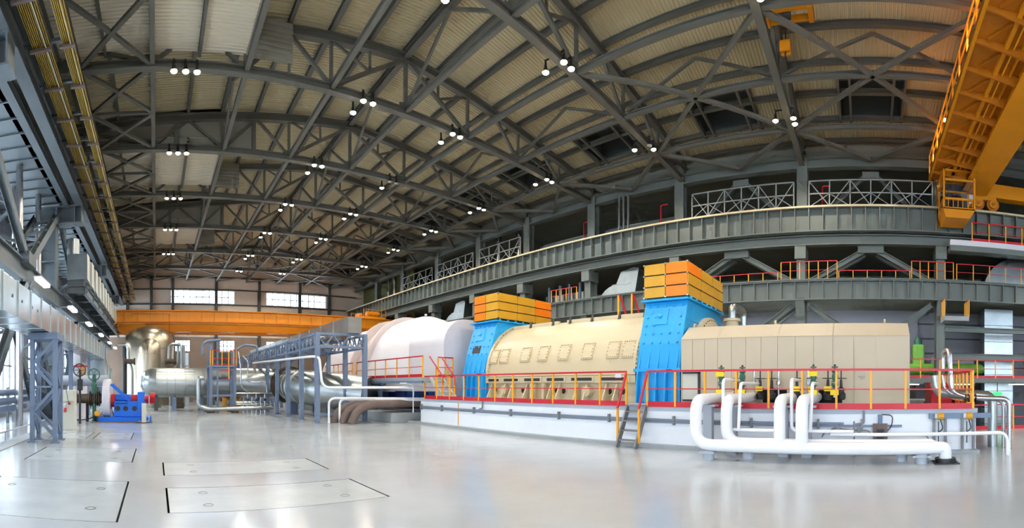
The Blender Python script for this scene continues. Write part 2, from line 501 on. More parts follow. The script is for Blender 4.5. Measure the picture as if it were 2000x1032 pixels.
# outer panels: W of single bays, inner panels: double width with sub-struts
for sgn in (-1, 1):
    X = [RIDGE + sgn * k * 3.86 for k in range(0, 5)]   # 0 middle ... 4 end
    tp('web_vertical', member(B_(X[0]), T_(X[0]), .16, .16)) if sgn < 0 else None
    tp('web_vertical', member(B_(X[1]), T_(X[1]), .14, .14))
    tp('web_diagonal', member(B_(X[1]), T_(X[0]), .17, .15))
    mid = (V(B_(X[1])) + V(T_(X[0]))) / 2
    tp('sub_strut', member(mid, T_(mid.x), .1, .1))
    tp('sub_strut', member(mid, T_(X[1]), .1, .1))
    xm = (X[1] + X[2]) / 2
    tp('web_diagonal', member(B_(X[1]), T_(xm), .15, .14))
    tp('web_diagonal', member(B_(X[2]), T_(xm), .15, .14))
    tp('web_vertical', member(B_(X[2]), T_(X[2]), .13, .13))
    xm = (X[2] + X[3]) / 2
    tp('web_diagonal', member(B_(X[2]), T_(xm), .14, .13))
    tp('web_diagonal', member(B_(X[3]), T_(xm), .14, .13))
    tp('web_vertical', member(B_(X[3]), T_(X[3]), .12, .12))
    tp('web_diagonal', member(B_(X[3]), T_(X[4]), .14, .13))
    tp('web_vertical', member(B_(X[4]), T_(X[4]), .12, .12))
tn = ['roof truss behind the yellow crane, hardly in view', 'roof truss beside the big yellow crane at the top right', 'roof truss meeting the top edge left of the crane truss',
      'roof truss crossing the top edge in the middle, above the orange cages'] + ['%s long roof truss counted from the nearest one seen at the left' % ORD[k] for k in range(6)]
for k, y in enumerate(TR):
    t = thing('roof_truss', 'grey steel ' + tn[k] if k > 3 else 'grey steel ' + tn[k], 'truss', (11.43, y, ZB), 'steel roof trusses')
    for nm, me in truss_parts:
        inst(me, nm, t, (0, y, 0))
    for x in XN:
        if k in (1, 2, 3, 4, 5, 6): MB().box(x - .34, x + .34, y - .03, y + .03, ZB - .1, ZB + .42).build('gusset_plate', 'roofsteel', t)
    # corrugated sheets fixed in the truss plane
    if k in (5, 7):
        s_ = MB()
        for j in range(14): s_.box(-4.4, 5.55, y + .1, y + .13 + (.05 if j % 2 else 0), ZB + .2 + j * .135, ZB + .2 + (j + 1) * .135)
        s_.build('corrugated_sheet', 'sheet', t)
        MB().box(1.0, 1.25, y - .05, y + .1, ZB + .2, ZB + 1.9).build('sheet_post', 'roofsteel', t)
        MB().box(5.4, 5.6, y - .05, y + .1, ZB + .2, ZB + 1.95).build('sheet_post', 'roofsteel', t)
    if k in (4, 6, 8):
        s_ = MB(); z0 = ZB + .45; nrow = 15; dz = (zdeck(5) - .3 - z0) / nrow
        for j in range(nrow): s_.box(3.9, 5.7, y - .30 - (.05 if j % 2 else 0), y - .22, z0 + j * dz, z0 + (j + 1) * dz)
        s_.build('corrugated_sheet', 'sheet', t)
        MB().box(5.5, 5.6, y - .3, y - .2, ZB, z0).build('sheet_post', 'roofsteel', t)

# longitudinal ties with braces at the bottom chord level
TIEX = [-3.2, -.15, 3.75, 7.57, 11.43, 15.29, 19.15, 23.0]
tl = ['beside the yellow busbars', 'straight above the standing vessel', 'left of the corrugated sheets', 'right of the corrugated sheets',
      'along the middle of the roof', 'right of the middle of the roof', 'second from the row of tall columns', 'nearest the tall columns']
ya, yb = -20., 56.5
for i, x in enumerate(TIEX):
    t = thing('roof_tie', 'long steel tie under the roof ' + tl[i], 'beam', (x, 18, ZB - .2), 'long roof ties')
    MB().ibeam((x, ya, ZB + .05), (x, yb, ZB + .05), .2 if i else .24, .24, .04).build('tie_beam', 'roofsteel', t)
    nodes = TR[1:] + [56.5]
    if i in (2, 4, 6):
        for a, c in zip(nodes[:-1], nodes[1:]):
            m = (a + c) / 2
            top = zt(x) - .1
            if i == 2 and (a, c) in LOW: continue
            for q in (a, c):
                MB().bar((x, q, ZB + .15), (x, m, top), .12, .12).build('sway_brace', 'roofsteel', t)
    if i == 4 or i == 2:
        MB().ibeam((x, ya, zt(x) + .1), (x, yb, zt(x) + .1), .3, .3, .04).build('ridge_tie', 'roofsteel', t) if i == 4 else None
    if i == 1:
        for a, c in zip(nodes[:-1], nodes[1:]):
            m = (a + c) / 2
            for (y0, y1) in ((a, m), (m, c)):
                MB().bar((-3.2, y0, ZB), (-.15, y1, ZB), .17, .13).build('wind_brace', 'roofsteel', t)
                MB().bar((-3.2, y1, ZB - .02), (-.15, y0, ZB - .02), .17, .13).build('wind_brace', 'roofsteel', t)
            MB().bar((-3.2, m, ZB), (-.15, m, ZB), .13, .13).build('wind_strut', 'roofsteel', t)
    if i == 7:
        for a, c in zip(nodes[:-1], nodes[1:]):
            m = (a + c) / 2
            MB().bar((23.0, a, ZB), (26.4, m, ZB), .2, .18).build('wind_brace', 'roofsteel', t)
            MB().bar((26.4, m, ZB), (23.0, c, ZB), .2, .18).build('wind_brace', 'roofsteel', t)
    if i == 5:
        for a, c in ((-4.36, 3.75), (3.75, 11.4), (44., 50.2), (50.2, 56.5)):
            MB().bar((15.29, a, ZB), (19.15, (a + c) / 2, ZB), .18, .16).build('wind_brace', 'roofsteel', t)
            MB().bar((19.15, (a + c) / 2, ZB), (15.29, c, ZB), .18, .16).build('wind_brace', 'roofsteel', t)
            MB().bar((19.15, (a + c) / 2, ZB), (23.0, a, ZB), .18, .16).build('wind_brace', 'roofsteel', t)
            MB().bar((19.15, (a + c) / 2, ZB), (23.0, c, ZB), .18, .16).build('wind_brace', 'roofsteel', t)
            if a > 40:
                for q, w in ((-.15, 3.75), (3.75, 7.57), (7.57, 11.43), (11.43, 15.29)):
                    MB().bar((q, a, ZB), (w, (a + c) / 2, ZB), .14, .12).build('wind_brace', 'roofsteel', t)
                    MB().bar((w, (a + c) / 2, ZB), (q, c, ZB), .14, .12).build('wind_brace', 'roofsteel', t)

# ------------------------------------------------------------------ bell lamps hanging on the trusses
lamp_house = MB().lathe((0, 0, 0), [(.03, .36), (.07, .34), (.09, .2), (.17, .06), (.2, 0), (.185, 0)], n=14).mesh('housing', 'lamphouse', True)
lamp_bulb = {k: MB().lathe((0, 0, 0), [(.001, -.1), (.1, -.085), (.17, -.03), (.185, .01), (.001, .02)], n=14).mesh('bulb', k, True) for k in ('lampw', 'lampc', 'lampoff')}
lamp_wire = MB().tube([(-.05, 0, .33), (-.05, 0, .5), (0, .1, .62), (.05, 0, .5), (.05, 0, .33)], .015, .08, 6, 3).mesh('cable_loop', 'lamphouse', True)
lamp_arm = MB().bar((0, 0, .3), (0, 0, .5), .05, .05).bar((0, 0, .48), (0, .4, .48), .05, .05).mesh('bracket', 'lamphouse')
LD = {}
for k, c in (('lampw', (1., .88, .70)), ('lampc', (.93, .97, 1.))):
    L = bpy.data.lights.new('lamp_light', 'SPOT'); L.energy = LAMP_W; L.color = c; L.spot_size = radians(165); L.spot_blend = .5; L.shadow_soft_size = .18
    LD[k] = L
clx = ['over the floor hatches', 'left of the ridge', 'right of the ridge', 'by the tall columns']
tname = {0: 'truss behind the crane', 1: 'truss beside the crane', 2: 'truss left of the crane', 3: 'truss over the cages'}
for k in range(4, 10): tname[k] = ORD[k - 4] + ' long truss'
pos3 = ['left', 'middle', 'right']
for k, y in enumerate(TR):
    for ci, cx in enumerate((1.2, 9.0, 14.05, 21.4)):
        if k == 9 and ci in (0, 3): continue
        if ci == 0:
            ps = [(.72, -.28, 0), (1.2, -.28, 0), (1.66, -.28, 0)]
        else:
            ps = [(cx - .1, .55, 0), (cx + .02, -.3, .1), (cx + .5, -.3, .1)]
        if k == 9: ps = ps[1:]
        for pi_, (x, dy, dz) in enumerate(ps):
            kind = 'lampc' if (k + ci * 2 + pi_) % 3 == 0 else 'lampw'
            if ci == 3 and k in (2, 3): kind = 'lampw'
            if (k == 5 and ci == 2 and pi_ > 0) or (k == 3 and ci == 3 and pi_ == 1): kind = 'lampoff'
            p = (x, y + dy, ZB - .42 + dz)
            t = thing('bell_lamp', '%s bell lamp of cluster %s on %s' % (pos3[pi_ + (1 if k == 9 else 0)], clx[ci], tname[k]), 'lamp', p, 'bell lamps under the roof')
            inst(lamp_house, 'housing', t, p, scale=(.72, .72, .9)); inst(lamp_bulb[kind], 'bulb', t, p, scale=(.75, .75, .75))
            inst(lamp_wire, 'cable_loop', t, p, scale=(.9, .9, .95))
            inst(lamp_arm, 'bracket', t, p, (0, 0, pi if dy > 0 else 0))
            if pi_ == len(ps) - 1 and kind != 'lampoff' or (k == 5 and ci == 2 and pi_ == 0):
                lo = bpy.data.objects.new('lamp_light', LD[kind]); COL.objects.link(lo); lo.parent = t; lo.location = (0, 0, -.14)

# ------------------------------------------------------------------ right side: columns, girders, braces
RC = 26.0
CY = [-20.6, -12.5, -4.36, 3.75, 11.6, 18.4, 24.7, 30.6, 37., 43.7, 50.]
cdesc = {-4.36: 'beside the crane cab', 3.75: 'behind the beige enclosure', 11.6: 'right behind the near orange cage', 18.4: 'first left of the near orange cage', 24.7: 'above the far orange cage', 30.6: 'just left of the far orange cage',
         37.: 'behind the white turbine hood', 43.7: 'second from the far wall', 50.: 'nearest the far wall'}
for y in CY:
    t = thing('hall_column', 'tall grey steel column carrying the crane girder ' + cdesc.get(y, 'at the very right edge, mostly hidden'), 'column', (RC + .4, y, -1.6 if y < 8 else 0), 'tall columns of the right side')
    z0 = -1.6 if y < 8 else 0.
    MB().ibeam((RC + .45, y, z0), (RC + .45, y, 10.4), .5, .9, .06, (1, 0, 0)).build('lower_shaft', 'steel', t)
    MB().ibeam((RC + .75, y, 10.4), (RC + .75, y, 15.4), .62, .6, .06, (1, 0, 0)).build('upper_shaft', 'steel', t)
    MB().prism([(RC - .55, 6.9), (RC + .1, 6.9), (RC + .1, 5.6), (RC - .25, 5.9)], y - .25, y + .25).build('bracket', 'steel', t)
    MB().box(RC - .3, RC + .9, y - .32, y + .32, 9.2, 9.94).build('bracket', 'steel', t)

def girder(name, label, x, z0, z1, w, y0, y1, step, m='steel', top=None):
    t = thing(name, label, 'girder', (x, (y0 + y1) / 2, z0))
    MB().ibeam((x, y0, (z0 + z1) / 2), (x, y1, (z0 + z1) / 2), w, z1 - z0, .06).build('beam', m, t)
    st = MB().box(-w * .45, 0, -.025, .025, z0 + .06, z1 - .06).mesh('stiffener', m)
    y = y0 + step / 2
    while y < y1:
        inst(st, 'stiffener', t, (x, y, 0)); y += step
    return t
g = girder('crane_runway_girder', 'long grey crane runway girder with stiffeners along the right side', RC - .35, 10.58, 12.0, .8, -26, 56.5, .8)
MB().box(RC - .42, RC - .28, -26, 56.5, 12.0, 12.14).build('crane_rail', 'rust', g)
MB().box(RC - .8, RC - .7, -26, 56.5, 11.92, 12.02).build('edge_angle', 'beige', g)
MB().box(RC - .7, RC + .42, -26, 56.5, 11.98, 12.03).build('runway_walkway', 'steel', g)
MB().ibeam((RC - .1, -26, 10.22), (RC - .1, 56.5, 10.22), .5, .56, .05).build('bottom_beam', 'steel', g)
g2 = girder('gallery_girder', 'grey gallery girder with stiffeners below the crane runway girder', RC - .35, 6.75, 7.85, .6, -26, 44, .8)
MB().box(RC - .7, RC - .02, -26, 44, 7.86, 7.92).build('walkway_plate', 'steel', g2)
gl = MB()
for i, (a, c) in enumerate(zip(CY[:-1], CY[1:])):
    m = (a + c) / 2
    if c > 46 or a < -13: continue
    where = 'between columns ' + {-12.5: 'right of the crane cab', -4.36: 'above the beige enclosure', 3.75: 'behind the near orange cage', 11.6: 'left of the near orange cage', 18.4: 'right above the far orange cage', 24.7: 'left of the far orange cage', 30.6: 'over the white turbine hood', 37.: 'near the far crane'}[a]
    if -5 < a < 8:
        t = thing('column_brace', 'grey A-shaped steel brace standing on the gallery ' + where, 'brace', (RC + .3, m, 7.9), 'A-shaped column braces')
        MB().ibeam((RC + .3, a + .5, 7.95), (RC + .3, m - .35, 9.72), .32, .3, .04).build('brace_leg', 'steel', t)
        MB().ibeam((RC + .3, c - .5, 7.95), (RC + .3, m + .35, 9.72), .32, .3, .04).build('brace_leg', 'steel', t)
        MB().ibeam((RC + 1.2, a + .5, 7.95), (RC + 1.2, m - .35, 9.72), .28, .26, .04).build('brace_leg', 'steel', t)
        MB().ibeam((RC + 1.2, c - .5, 7.95), (RC + 1.2, m + .35, 9.72), .28, .26, .04).build('brace_leg', 'steel', t)
        MB().box(RC + .05, RC + .55, m - .75, m + .75, 9.55, 9.93).build('node_plate', 'steel', t)
        t = thing('column_brace', 'grey V-shaped steel brace hanging below the gallery ' + where, 'brace', (RC + .4, m, 3.5), 'V-shaped column braces')
        for dx in (.2, 1.4):
            MB().ibeam((RC + dx, a + .5, 6.6), (RC + dx, m - .2, 4.2), .34, .3, .04).build('brace_leg', 'steel', t)
            MB().ibeam((RC + dx, c - .5, 6.6), (RC + dx, m + .2, 4.2), .34, .3, .04).build('brace_leg', 'steel', t)
        t = thing('column_brace', 'grey peaked steel brace under the roof ' + where, 'brace', (RC + .9, m, 12.1), 'peaked upper braces')
        MB().ibeam((RC + 1.2, a + 1.2, 12.1), (RC + 1.2, m - .3, 14.5), .26, .24, .04).build('brace_leg', 'steel', t)
        MB().ibeam((RC + 1.2, c - 1.2, 12.1), (RC + 1.2, m + .3, 14.5), .26, .24, .04).build('brace_leg', 'steel', t)
        MB().box(RC + 1.05, RC + 1.35, m - .5, m + .5, 14.3, 14.7).build('node_plate', 'steel', t)
    # lattice guard truss or duct on top of the runway
    if a in (-4.36, 3.75, 24.7, 30.6, 37.):
        t = thing('lattice_guard', 'white lattice guard frame on the runway girder ' + where, 'railing', (RC + .25, m, 12.02), 'lattice guards')
        xg = RC + .25; y0, y1 = a + .45, c - .45
        if a == 3.75: y1 = c - 1.0
        for z in (12.35, 13.1, 13.85): MB().bar((xg, y0, z), (xg, y1, z), .07, .07).build('chord', 'lattice', t)
        k = max(3, int(round((y1 - y0) / 1.15))); d = (y1 - y0) / k
        for j in range(k + 1): MB().bar((xg, y0 + j * d, 12.03), (xg, y0 + j * d, 13.85), .07, .07).build('post', 'lattice', t)
        for j in range(k):
            p, q = (12.35, 13.85) if j % 2 else (13.85, 12.35)
            MB().bar((xg, y0 + j * d, p), (xg, y0 + j * d + d, q), .05, .05).build('lacing', 'lattice', t)
            MB().bar((xg + .04, y0 + j * d, 12.35 if j % 2 == 0 else 13.1), (xg + .04, y0 + j * d + d, 13.1 if j % 2 == 0 else 12.35), .04, .04).build('lacing', 'lattice', t)
    if a in (11.6, 18.4):
        t = thing('gallery_duct', 'shiny rectangular air duct behind the runway girder ' + where, 'duct', (RC + 2.2, m, 12.0), 'ducts on the upper gallery')
        for j in range(5):
            y0 = a + .6 + j * (c - a - 1.2) / 5; MB().box(RC + 1.8, RC + 2.8, y0, y0 + (c - a - 1.2) / 5 - .03, 12.2, 13.3).build('duct_section', 'galv', t)
        for y in (a + .8, m, c - .8): MB().box(RC + 2.2, RC + 2.35, y - .08, y + .08, 10.55, 12.2).build('support_leg', 'steel', t)
        MB().box(RC + 1.7, RC + 1.78, a + .4, c - .4, 12.95, 13.2).build('support_rail', 'steel', t)
        MB().box(RC + 1.7, RC + 1.78, a + .4, c - .4, 12.15, 12.3).build('support_rail', 'steel', t)
ev = girder('eaves_beam', 'grey eaves beam joining the tops of the tall columns', RC + .7, 14.75, 15.35, .5, -20, 56.5, 40, 'steel')
for k, (y, z) in enumerate(((2.6, 15.), (13.2, 15.), (19.5, 14.6))):
    t = thing('standpipe', 'thin red standpipe on the upper gallery ' + ('behind the lattice guard', 'left of the third tall column', 'right of the far duct')[k], 'pipe', (RC + 1.1, y, 10.55))
    MB().tube([(RC + 1.1, y, 10.55), (RC + 1.1, y, 13.9), (RC + 1.1, y - .5, 13.9)], .05).build('red_pipe', 'red', t, True)
for k, y in enumerate((15.2, 15.55, 15.9)):
    t = tag(MB().tube([(RC + .2, y, 11.9), (RC + .2, y, 14.8)], .07).build('drain_pipe', 'steel', None, True), ('left', 'middle', 'right')[2 - k] + ' thin grey pipe of the three rising from the runway girder', 'pipe', 'three thin grey risers')
for k, y in enumerate((26.6, 29.1, 45.6, 47.3, 48.8)):
    tag(MB().cyl((RC + 1.6, y, 9.6), (RC + 1.6, y, 15.3), .24, 14).build('exhaust_pipe', 'ss', None, True), 'shiny vertical pipe behind the runway girder, %s from the near side' % ORD[k], 'pipe', 'shiny vertical pipes of the service bay')
struct('wall_service', MB().box(RC + 2.2, RC + 2.4, 44, 57, 9, 15.6), 'olive')

# ------------------------------------------------------------------ generic railing
post_cache = {}
def railing(label, pts, h=1.05, step=1.0, toe=True, posts=None, thick=.06, name='railing', group=None, mid=1, ends=True, col='yellow'):
    pts = [V(p) for p in pts]
    t = thing(name, label, 'railing', pts[0], group)
    u = V((0, 0, 1))
    for a, b in zip(pts[:-1], pts[1:]):
        d = b - a; L = d.length; n = max(1, int(round(L / step)))
        MB().bar(a + u * h, b + u * h, thick, thick).build('top_rail', 'red', t)
        for k in range(mid):
            z = h * (k + 1) / (mid + 1)
            MB().bar(a + u * z, b + u * z, thick * .55, thick * .55).build('mid_rail', 'red', t)
        if toe: MB().bar(a + u * .07, b + u * .07, .03, .16).build('toe_board', 'red', t)
        fr = posts if posts else [k / n for k in range(n + 1)]
        key = (round(h, 3), thick, col)
        if key not in post_cache: post_cache[key] = MB().box(-thick * .45, thick * .45, -thick * .5, thick * .5, 0, h).mesh('post', col)
        for k, f in enumerate(fr):
            if k == 0 and a is not pts[0]: continue
            inst(post_cache[key], 'post', t, a + d * f)
    return t

# ------------------------------------------------------------------ overhead crane at the right
c = thing('bridge_crane', 'big yellow bridge crane with operator cab at the right edge', 'crane', (12, -6.2, 12.14))
gb = MB().box(-3.6, 25.3, -6.8, -5.6, 12.95, 14.75).build('main_girder', 'crane', c)
MB().box(-3.6, 25.3, -6.95, -5.45, 12.9, 12.97).build('flange', 'crane', gb)
MB().box(-3.6, 25.3, -6.95, -5.45, 14.72, 14.79).build('flange', 'crane', gb)
MB().box(-3.6, 25.3, -11.9, -10.7, 12.95, 14.75).build('main_girder', 'crane', c)
w = MB().box(-3.4, 25.0, -5.6, -3.5, 13.42, 13.48).build('walkway', 'cranedk', c)
MB().box(-3.4, 25.0, -3.62, -3.5, 13.3, 13.56).build('walkway_edge', 'crane', w)
MB().box(-3.4, 25.0, -4.75, -4.6, 13.25, 13.42).build('walkway_stringer', 'crane', w)
MB().box(-3.4, 25.0, -5.28, -5.2, 13.3, 13.42).build('walkway_stringer', 'crane', w)
MB().tube([(-3.4, -4.95, 13.3), (24.5, -4.95, 13.3)], .03, n=6).build('conduit', 'yellow', w)
br = MB().prism([(-5.6, 13.42), (-3.6, 13.42), (-3.6, 13.3), (-5.6, 12.98)], -.03, .03, 'yz').mesh('walkway_bracket', 'cranedk')
dg = MB().bar((0, -4.6, 13.34), (.9, -4.0, 13.34), .05, .08).mesh('walkway_diagonal', 'cranedk')
x = -3.
while x < 25:
    inst(br, 'walkway_bracket', w, (x, 0, 0)); inst(dg, 'walkway_diagonal', w, (x + .3, 0, 0)); x += 1.35
r = MB()
rr = thing('railing', 'yellow guard railing along the walkway of the big crane', 'railing', (12, -3.52, 13.56))
for z in (14.05, 14.6): MB().bar((-3.3, -3.53, z), (24.9, -3.53, z), .05, .05).build('rail', 'yellow', rr)
pm = MB().box(-.04, .04, -.03, .03, 13.56, 14.63).mesh('post', 'yellow')
for k in range(22): inst(pm, 'post', rr, (-3.2 + k * 1.33, -3.53, 0))
# end carriage, wheels
e = MB().box(25.62, 26.2, -12.4, -5.4, 13.0, 13.8).build('end_carriage', 'crane', c)
MB().box(25.5, 25.75, -7.6, -6.3, 12.75, 13.2).build('wheel_housing', 'crane', e)
MB().box(25.5, 25.75, -11.7, -10.4, 12.75, 13.2).build('wheel_housing', 'crane', e)
for y in (-6.5, -7.4, -10.6, -11.5):
    MB().cyl((25.52, y, 12.52), (25.78, y, 12.52), .38, 20).build('wheel', 'cranedk', e, True)
    MB().cyl((25.42, y, 12.52), (25.52, y, 12.52), .24, 14).build('axle_cap', 'crane', e, True)
    MB().cyl((25.36, y, 12.52), (25.42, y, 12.52), .1, 12).build('axle_end', 'cranedk', e, True)
cabx0, cabx1, caby0, caby1 = 23.4, 24.9, -5.75, -4.1
cab = MB()
for x in (cabx0, cabx1):
    for y in (caby0, caby1): cab.box(x - .05, x + .05, y - .05, y + .05, 11.2, 13.3)
for z in (11.25, 11.75, 12.75, 13.25):
    for y in (caby0, caby1): cab.box(cabx0, cabx1, y - .05, y + .05, z - .05, z + .05)
    for x in (cabx0, cabx1): cab.box(x - .05, x + .05, caby0, caby1, z - .05, z + .05)
cab.box(cabx0, cabx1, caby0, caby1, 13.25, 13.3)
cabo = cab.build('cab_frame', 'crane', c)
MB().prism([(caby0 - .05, 11.25), (caby1 + .05, 11.25), (caby1 - .1, 10.75), (caby0 + .25, 10.75)], cabx0 - .05, cabx1, 'yz').build('cab_floor', 'crane', cabo)
MB().box(cabx0 - .01, cabx0 + .01, caby0, caby1, 11.8, 12.7).build('windscreen', 'glass', cabo)
MB().box(cabx0, cabx1, caby1 - .01, caby1 + .01, 11.8, 12.7).build('side_window', 'glass', cabo)
MB().box(cabx1 - .04, cabx1, caby0, caby1, 11.25, 13.25).build('cab_back', 'steeldk', cabo)
MB().box(24.0, 24.6, -5.3, -4.7, 11.25, 11.7).box(24.45, 24.6, -5.3, -4.7, 11.7, 12.4).build('operator_seat', 'dkmetal', cabo, bevel=.04)
for k in range(6): MB().box(cabx0 - .06, cabx0 - .02, caby0 + .1 + k * .26, caby0 + .13 + k * .26, 11.3, 11.72).build('guard_bar', 'crane', cabo)
MB().box(cabx1, cabx1 + .3, -6.1, -5.8, 12.2, 12.7).build('junction_box', 'white', cabo)
MB().box(26.1 - .5, 26.4 - .5, -4.3, -4.1, 10.9, 13.4).build('cab_ladder', 'crane', cabo)

# small suspended hoist under the roof
hx, hy, hz = 17.3, 3.0, 16.35
t = thing('suspended_hoist', 'small yellow suspended hoist hanging under the roof at the top edge', 'hoist', (hx, hy, hz))
for dx in (-.28, .28): MB().box(hx + dx - .06, hx + dx + .06, hy - 1.0, hy + .9, hz - .1, hz + .12).build('side_beam', 'crane', t)
for y in (hy - 1.0, hy + .75): MB().box(hx - .4, hx + .4, y, y + .22, hz - .15, hz + .2).build('end_carriage', 'crane', t, bevel=.03)
MB().cyl((hx, hy - .1, hz - .02), (hx, hy + .4, hz - .02), .18, 14).build('winch_drum', 'dkmetal', t, True)
for dx in (-.05, .05): MB().cyl((hx + dx, hy + .1, hz - .1), (hx + dx, hy + .1, hz - 1.1), .012, 6).build('rope', 'dkmetal', t)
MB().box(hx - .3, hx - .2, hy - .9, hy - .8, hz + .2, 17.5).build('hanger', 'crane', t)
MB().box(hx + .2, hx + .3, hy + .75, hy + .85, hz + .2, 17.5).build('hanger', 'crane', t)
hk = MB().box(hx - .16, hx - .08, hy - .1, hy + .3, hz - 1.5, hz - 1.1).box(hx + .08, hx + .16, hy - .1, hy + .3, hz - 1.5, hz - 1.1).build('hook_block', 'crane', t)
MB().tube([(hx, hy + .1, hz - 1.4), (hx, hy + .1, hz - 1.65), (hx, hy + .25, hz - 1.75), (hx, hy + .28, hz - 1.6)], .03).build('hook', 'dkmetal', hk, True)

# ------------------------------------------------------------------ far lower crane
c = thing('bridge_crane', 'long yellow double girder crane in front of the far wall', 'crane', (11, 47, 7.4))
ga = MB().box(-4.6, 26.0, 45.5, 46.3, 8.35, 9.4).build('main_girder', 'crane', c)
for k in range(23): MB().box(-3.2 + k * 1.3, -3.17 + k * 1.3, 45.47, 45.5, 8.4, 9.35).build('panel_joint', 'cranedk', ga)
MB().box(-4.6, 26.0, 45.3, 46.4, 9.4, 9.47).build('flange', 'crane', ga)
MB().box(-4.6, 26.0, 45.2, 46.4, 8.2, 8.3).build('flange', 'cranedk', ga)
MB().box(-4.4, 26.0, 44.8, 45.5, 8.02, 8.08).build('walkway', 'crane', ga)
MB().tube([(-2.5, 44.9, 9.0), (1.3, 44.9, 9.0), (1.3, 44.9, 6.8)], .025, n=6).build('pendant_cable', 'dkmetal', ga)
gb = MB().box(-4.6, 26.0, 48.3, 49.2, 7.75, 9.2).build('main_girder', 'crane', c)
MB().box(-4.6, 26.0, 48.1, 49.4, 7.62, 7.75).build('flange', 'crane', gb)
MB().box(-4.6, 26.0, 47.9, 48.3, 7.3, 7.5).build('service_rail', 'cranedk', gb)
for x in (-4.6, 25.6): MB().box(x, x + .5, 44.5, 50., 7.9, 8.6).build('end_carriage', 'crane', c)
for y in (44.9, 46.5, 48.2, 49.5): MB().cyl((25.7, y, 8.05), (25.95, y, 8.05), .24, 12).build('wheel', 'cranedk', c, True)
t = thing('crane_trolley', 'yellow trolley with railing parked on the right end of the far crane', 'trolley', (24, 47, 9.47))
MB().box(22.6, 25.4, 45.6, 49.0, 9.5, 9.72).build('trolley_frame', 'crane', t)
MB().cyl((23.2, 46.2, 10.05), (24.8, 46.2, 10.05), .32, 14).build('hoist_drum', 'crane', t, True)
MB().box(22.8, 23.2, 47.2, 48.4, 9.72, 10.3).build('gearbox', 'crane', t, bevel=.04)
MB().box(24.6, 25.2, 47.0, 47.6, 9.72, 10.2).build('motor', 'crane', t, bevel=.06)
for y in (45.6, 49.0):
    for z in (10.1, 10.5): MB().bar((22.6, y, z), (25.4, y, z), .04, .04).build('rail', 'crane', t)
    for k in range(6): MB().bar((22.6 + k * .56, y, 9.72), (22.6 + k * .56, y, 10.5), .04, .04).build('rail_post', 'crane', t)

# ------------------------------------------------------------------ machine foundation
PX, PZ = 12.45, 1.25
t = thing('machine_plinth', 'long white concrete machine foundation with a grey top edge', 'plinth', (17, 8, 0))
MB().box(PX, 21.5, 15.75, 18.75, .1, PZ - .14).build('concrete_block', 'plinth', t)
MB().box(PX, 21.5, -3.1, 15.72, .1, PZ - .14).build('concrete_block', 'plinth', t)
MB().box(PX - .03, 21.6, -3.15, 18.8, PZ - .14, PZ).build('edge_band', 'plinthtop', t)
MB().box(PX - .28, 21.6, -3.15, 19.6, 0, .1).build('base_curb', 'curb', t)
ct = thing('cable_conduit', 'grey cable conduit clamped along the white foundation', 'conduit', (PX - .05, 8, .8))
for z in (.78, .85): MB().box(PX - .09, PX - .035, -1.0 if z < .8 else .6, 18.7, z - .03, z + .03).build('conduit_run', 'stairblue', ct)
for y in (18.6, 16.9, 14.6, 12.4, 10.0, 7.9, 5.6, 4.9, 3.2, 1.3, .1): MB().box(PX - .12, PX - .0, y - .03, y + .03, .7, .97).build('clamp', 'stairgrey', ct)
MB().tube([(PX - .07, 14.05, 1.25), (PX - .07, 14.05, .95), (PX - .07, 14.3, .88)], .03).build('conduit_drop', 'stairgrey', ct, True)
MB().tube([(PX - .07, .05, 1.2), (PX - .07, .05, .85), (PX - .07, .3, .82)], .03).build('conduit_drop', 'stairgrey', ct, True)
MB().box(PX - .02, PX - .005, 15.715, 15.755, .12, 1.12).build('joint_strip', 'yellow', t)

# front railings on the foundation
railing('red and yellow railing in front of the beige turbine casing', [(PX - .06, 18.3, PZ), (PX - .06, 7.25, PZ)], 1.08, 1.005, group='railings of the machine foundation')
railing('red and yellow railing in front of the beige enclosure', [(PX - .06, 6.5, PZ), (PX - .06, -3.0, PZ)], 1.08, 1.0, group='railings of the machine foundation')
nt_ = thing('notice_plate', 'small white notice plate with a red edge on the railing by the stair', 'sign', (PX - .1, 7.5, 2.1))
MB().box(PX - .11, PX - .1, 7.42, 7.64, 2.14, 2.27).build('plate', 'white', nt_)
MB().box(PX - .115, PX - .1, 7.41, 7.65, 2.125, 2.145).build('red_edge', 'red', nt_)
st = thing('stair', 'small grey steel stair up to the machine foundation between the railings', 'stairs', (12, 6.9, 0))
for y in (7.2, 6.55): MB().bar((PX - .02, y, PZ), (PX - .72, y, .02), .05, .2, (0, 1, 0) and (1, 0, 0)).build('stringer', 'stairgrey', st)
for k in range(4):
    f = (k + .6) / 4.4
    MB().box(PX - .16 - .62 * f, PX + .04 - .62 * f, 6.56, 7.19, PZ * (1 - f) - .02, PZ * (1 - f) + .02).build('tread', 'stairgrey', st)
MB().box(PX - .15, PX + .2, 6.5, 7.25, PZ, PZ + .04).build('landing', 'stairgrey', st)
for y, nm in ((7.25, 'left'), (6.5, 'right')):
    t = thing('stair_handrail', 'red %s handrail of the small grey stair with yellow foot post' % nm, 'handrail', (PX - .5, y, .1))
    MB().bar((PX - .06, y, PZ + 1.08), (PX - .62, y, 1.18), .055, .055).build('top_rail', 'red', t)
    MB().bar((PX - .6, y, 1.2), (PX - .6, y, .16), .06, .06).build('post', 'yellow', t)

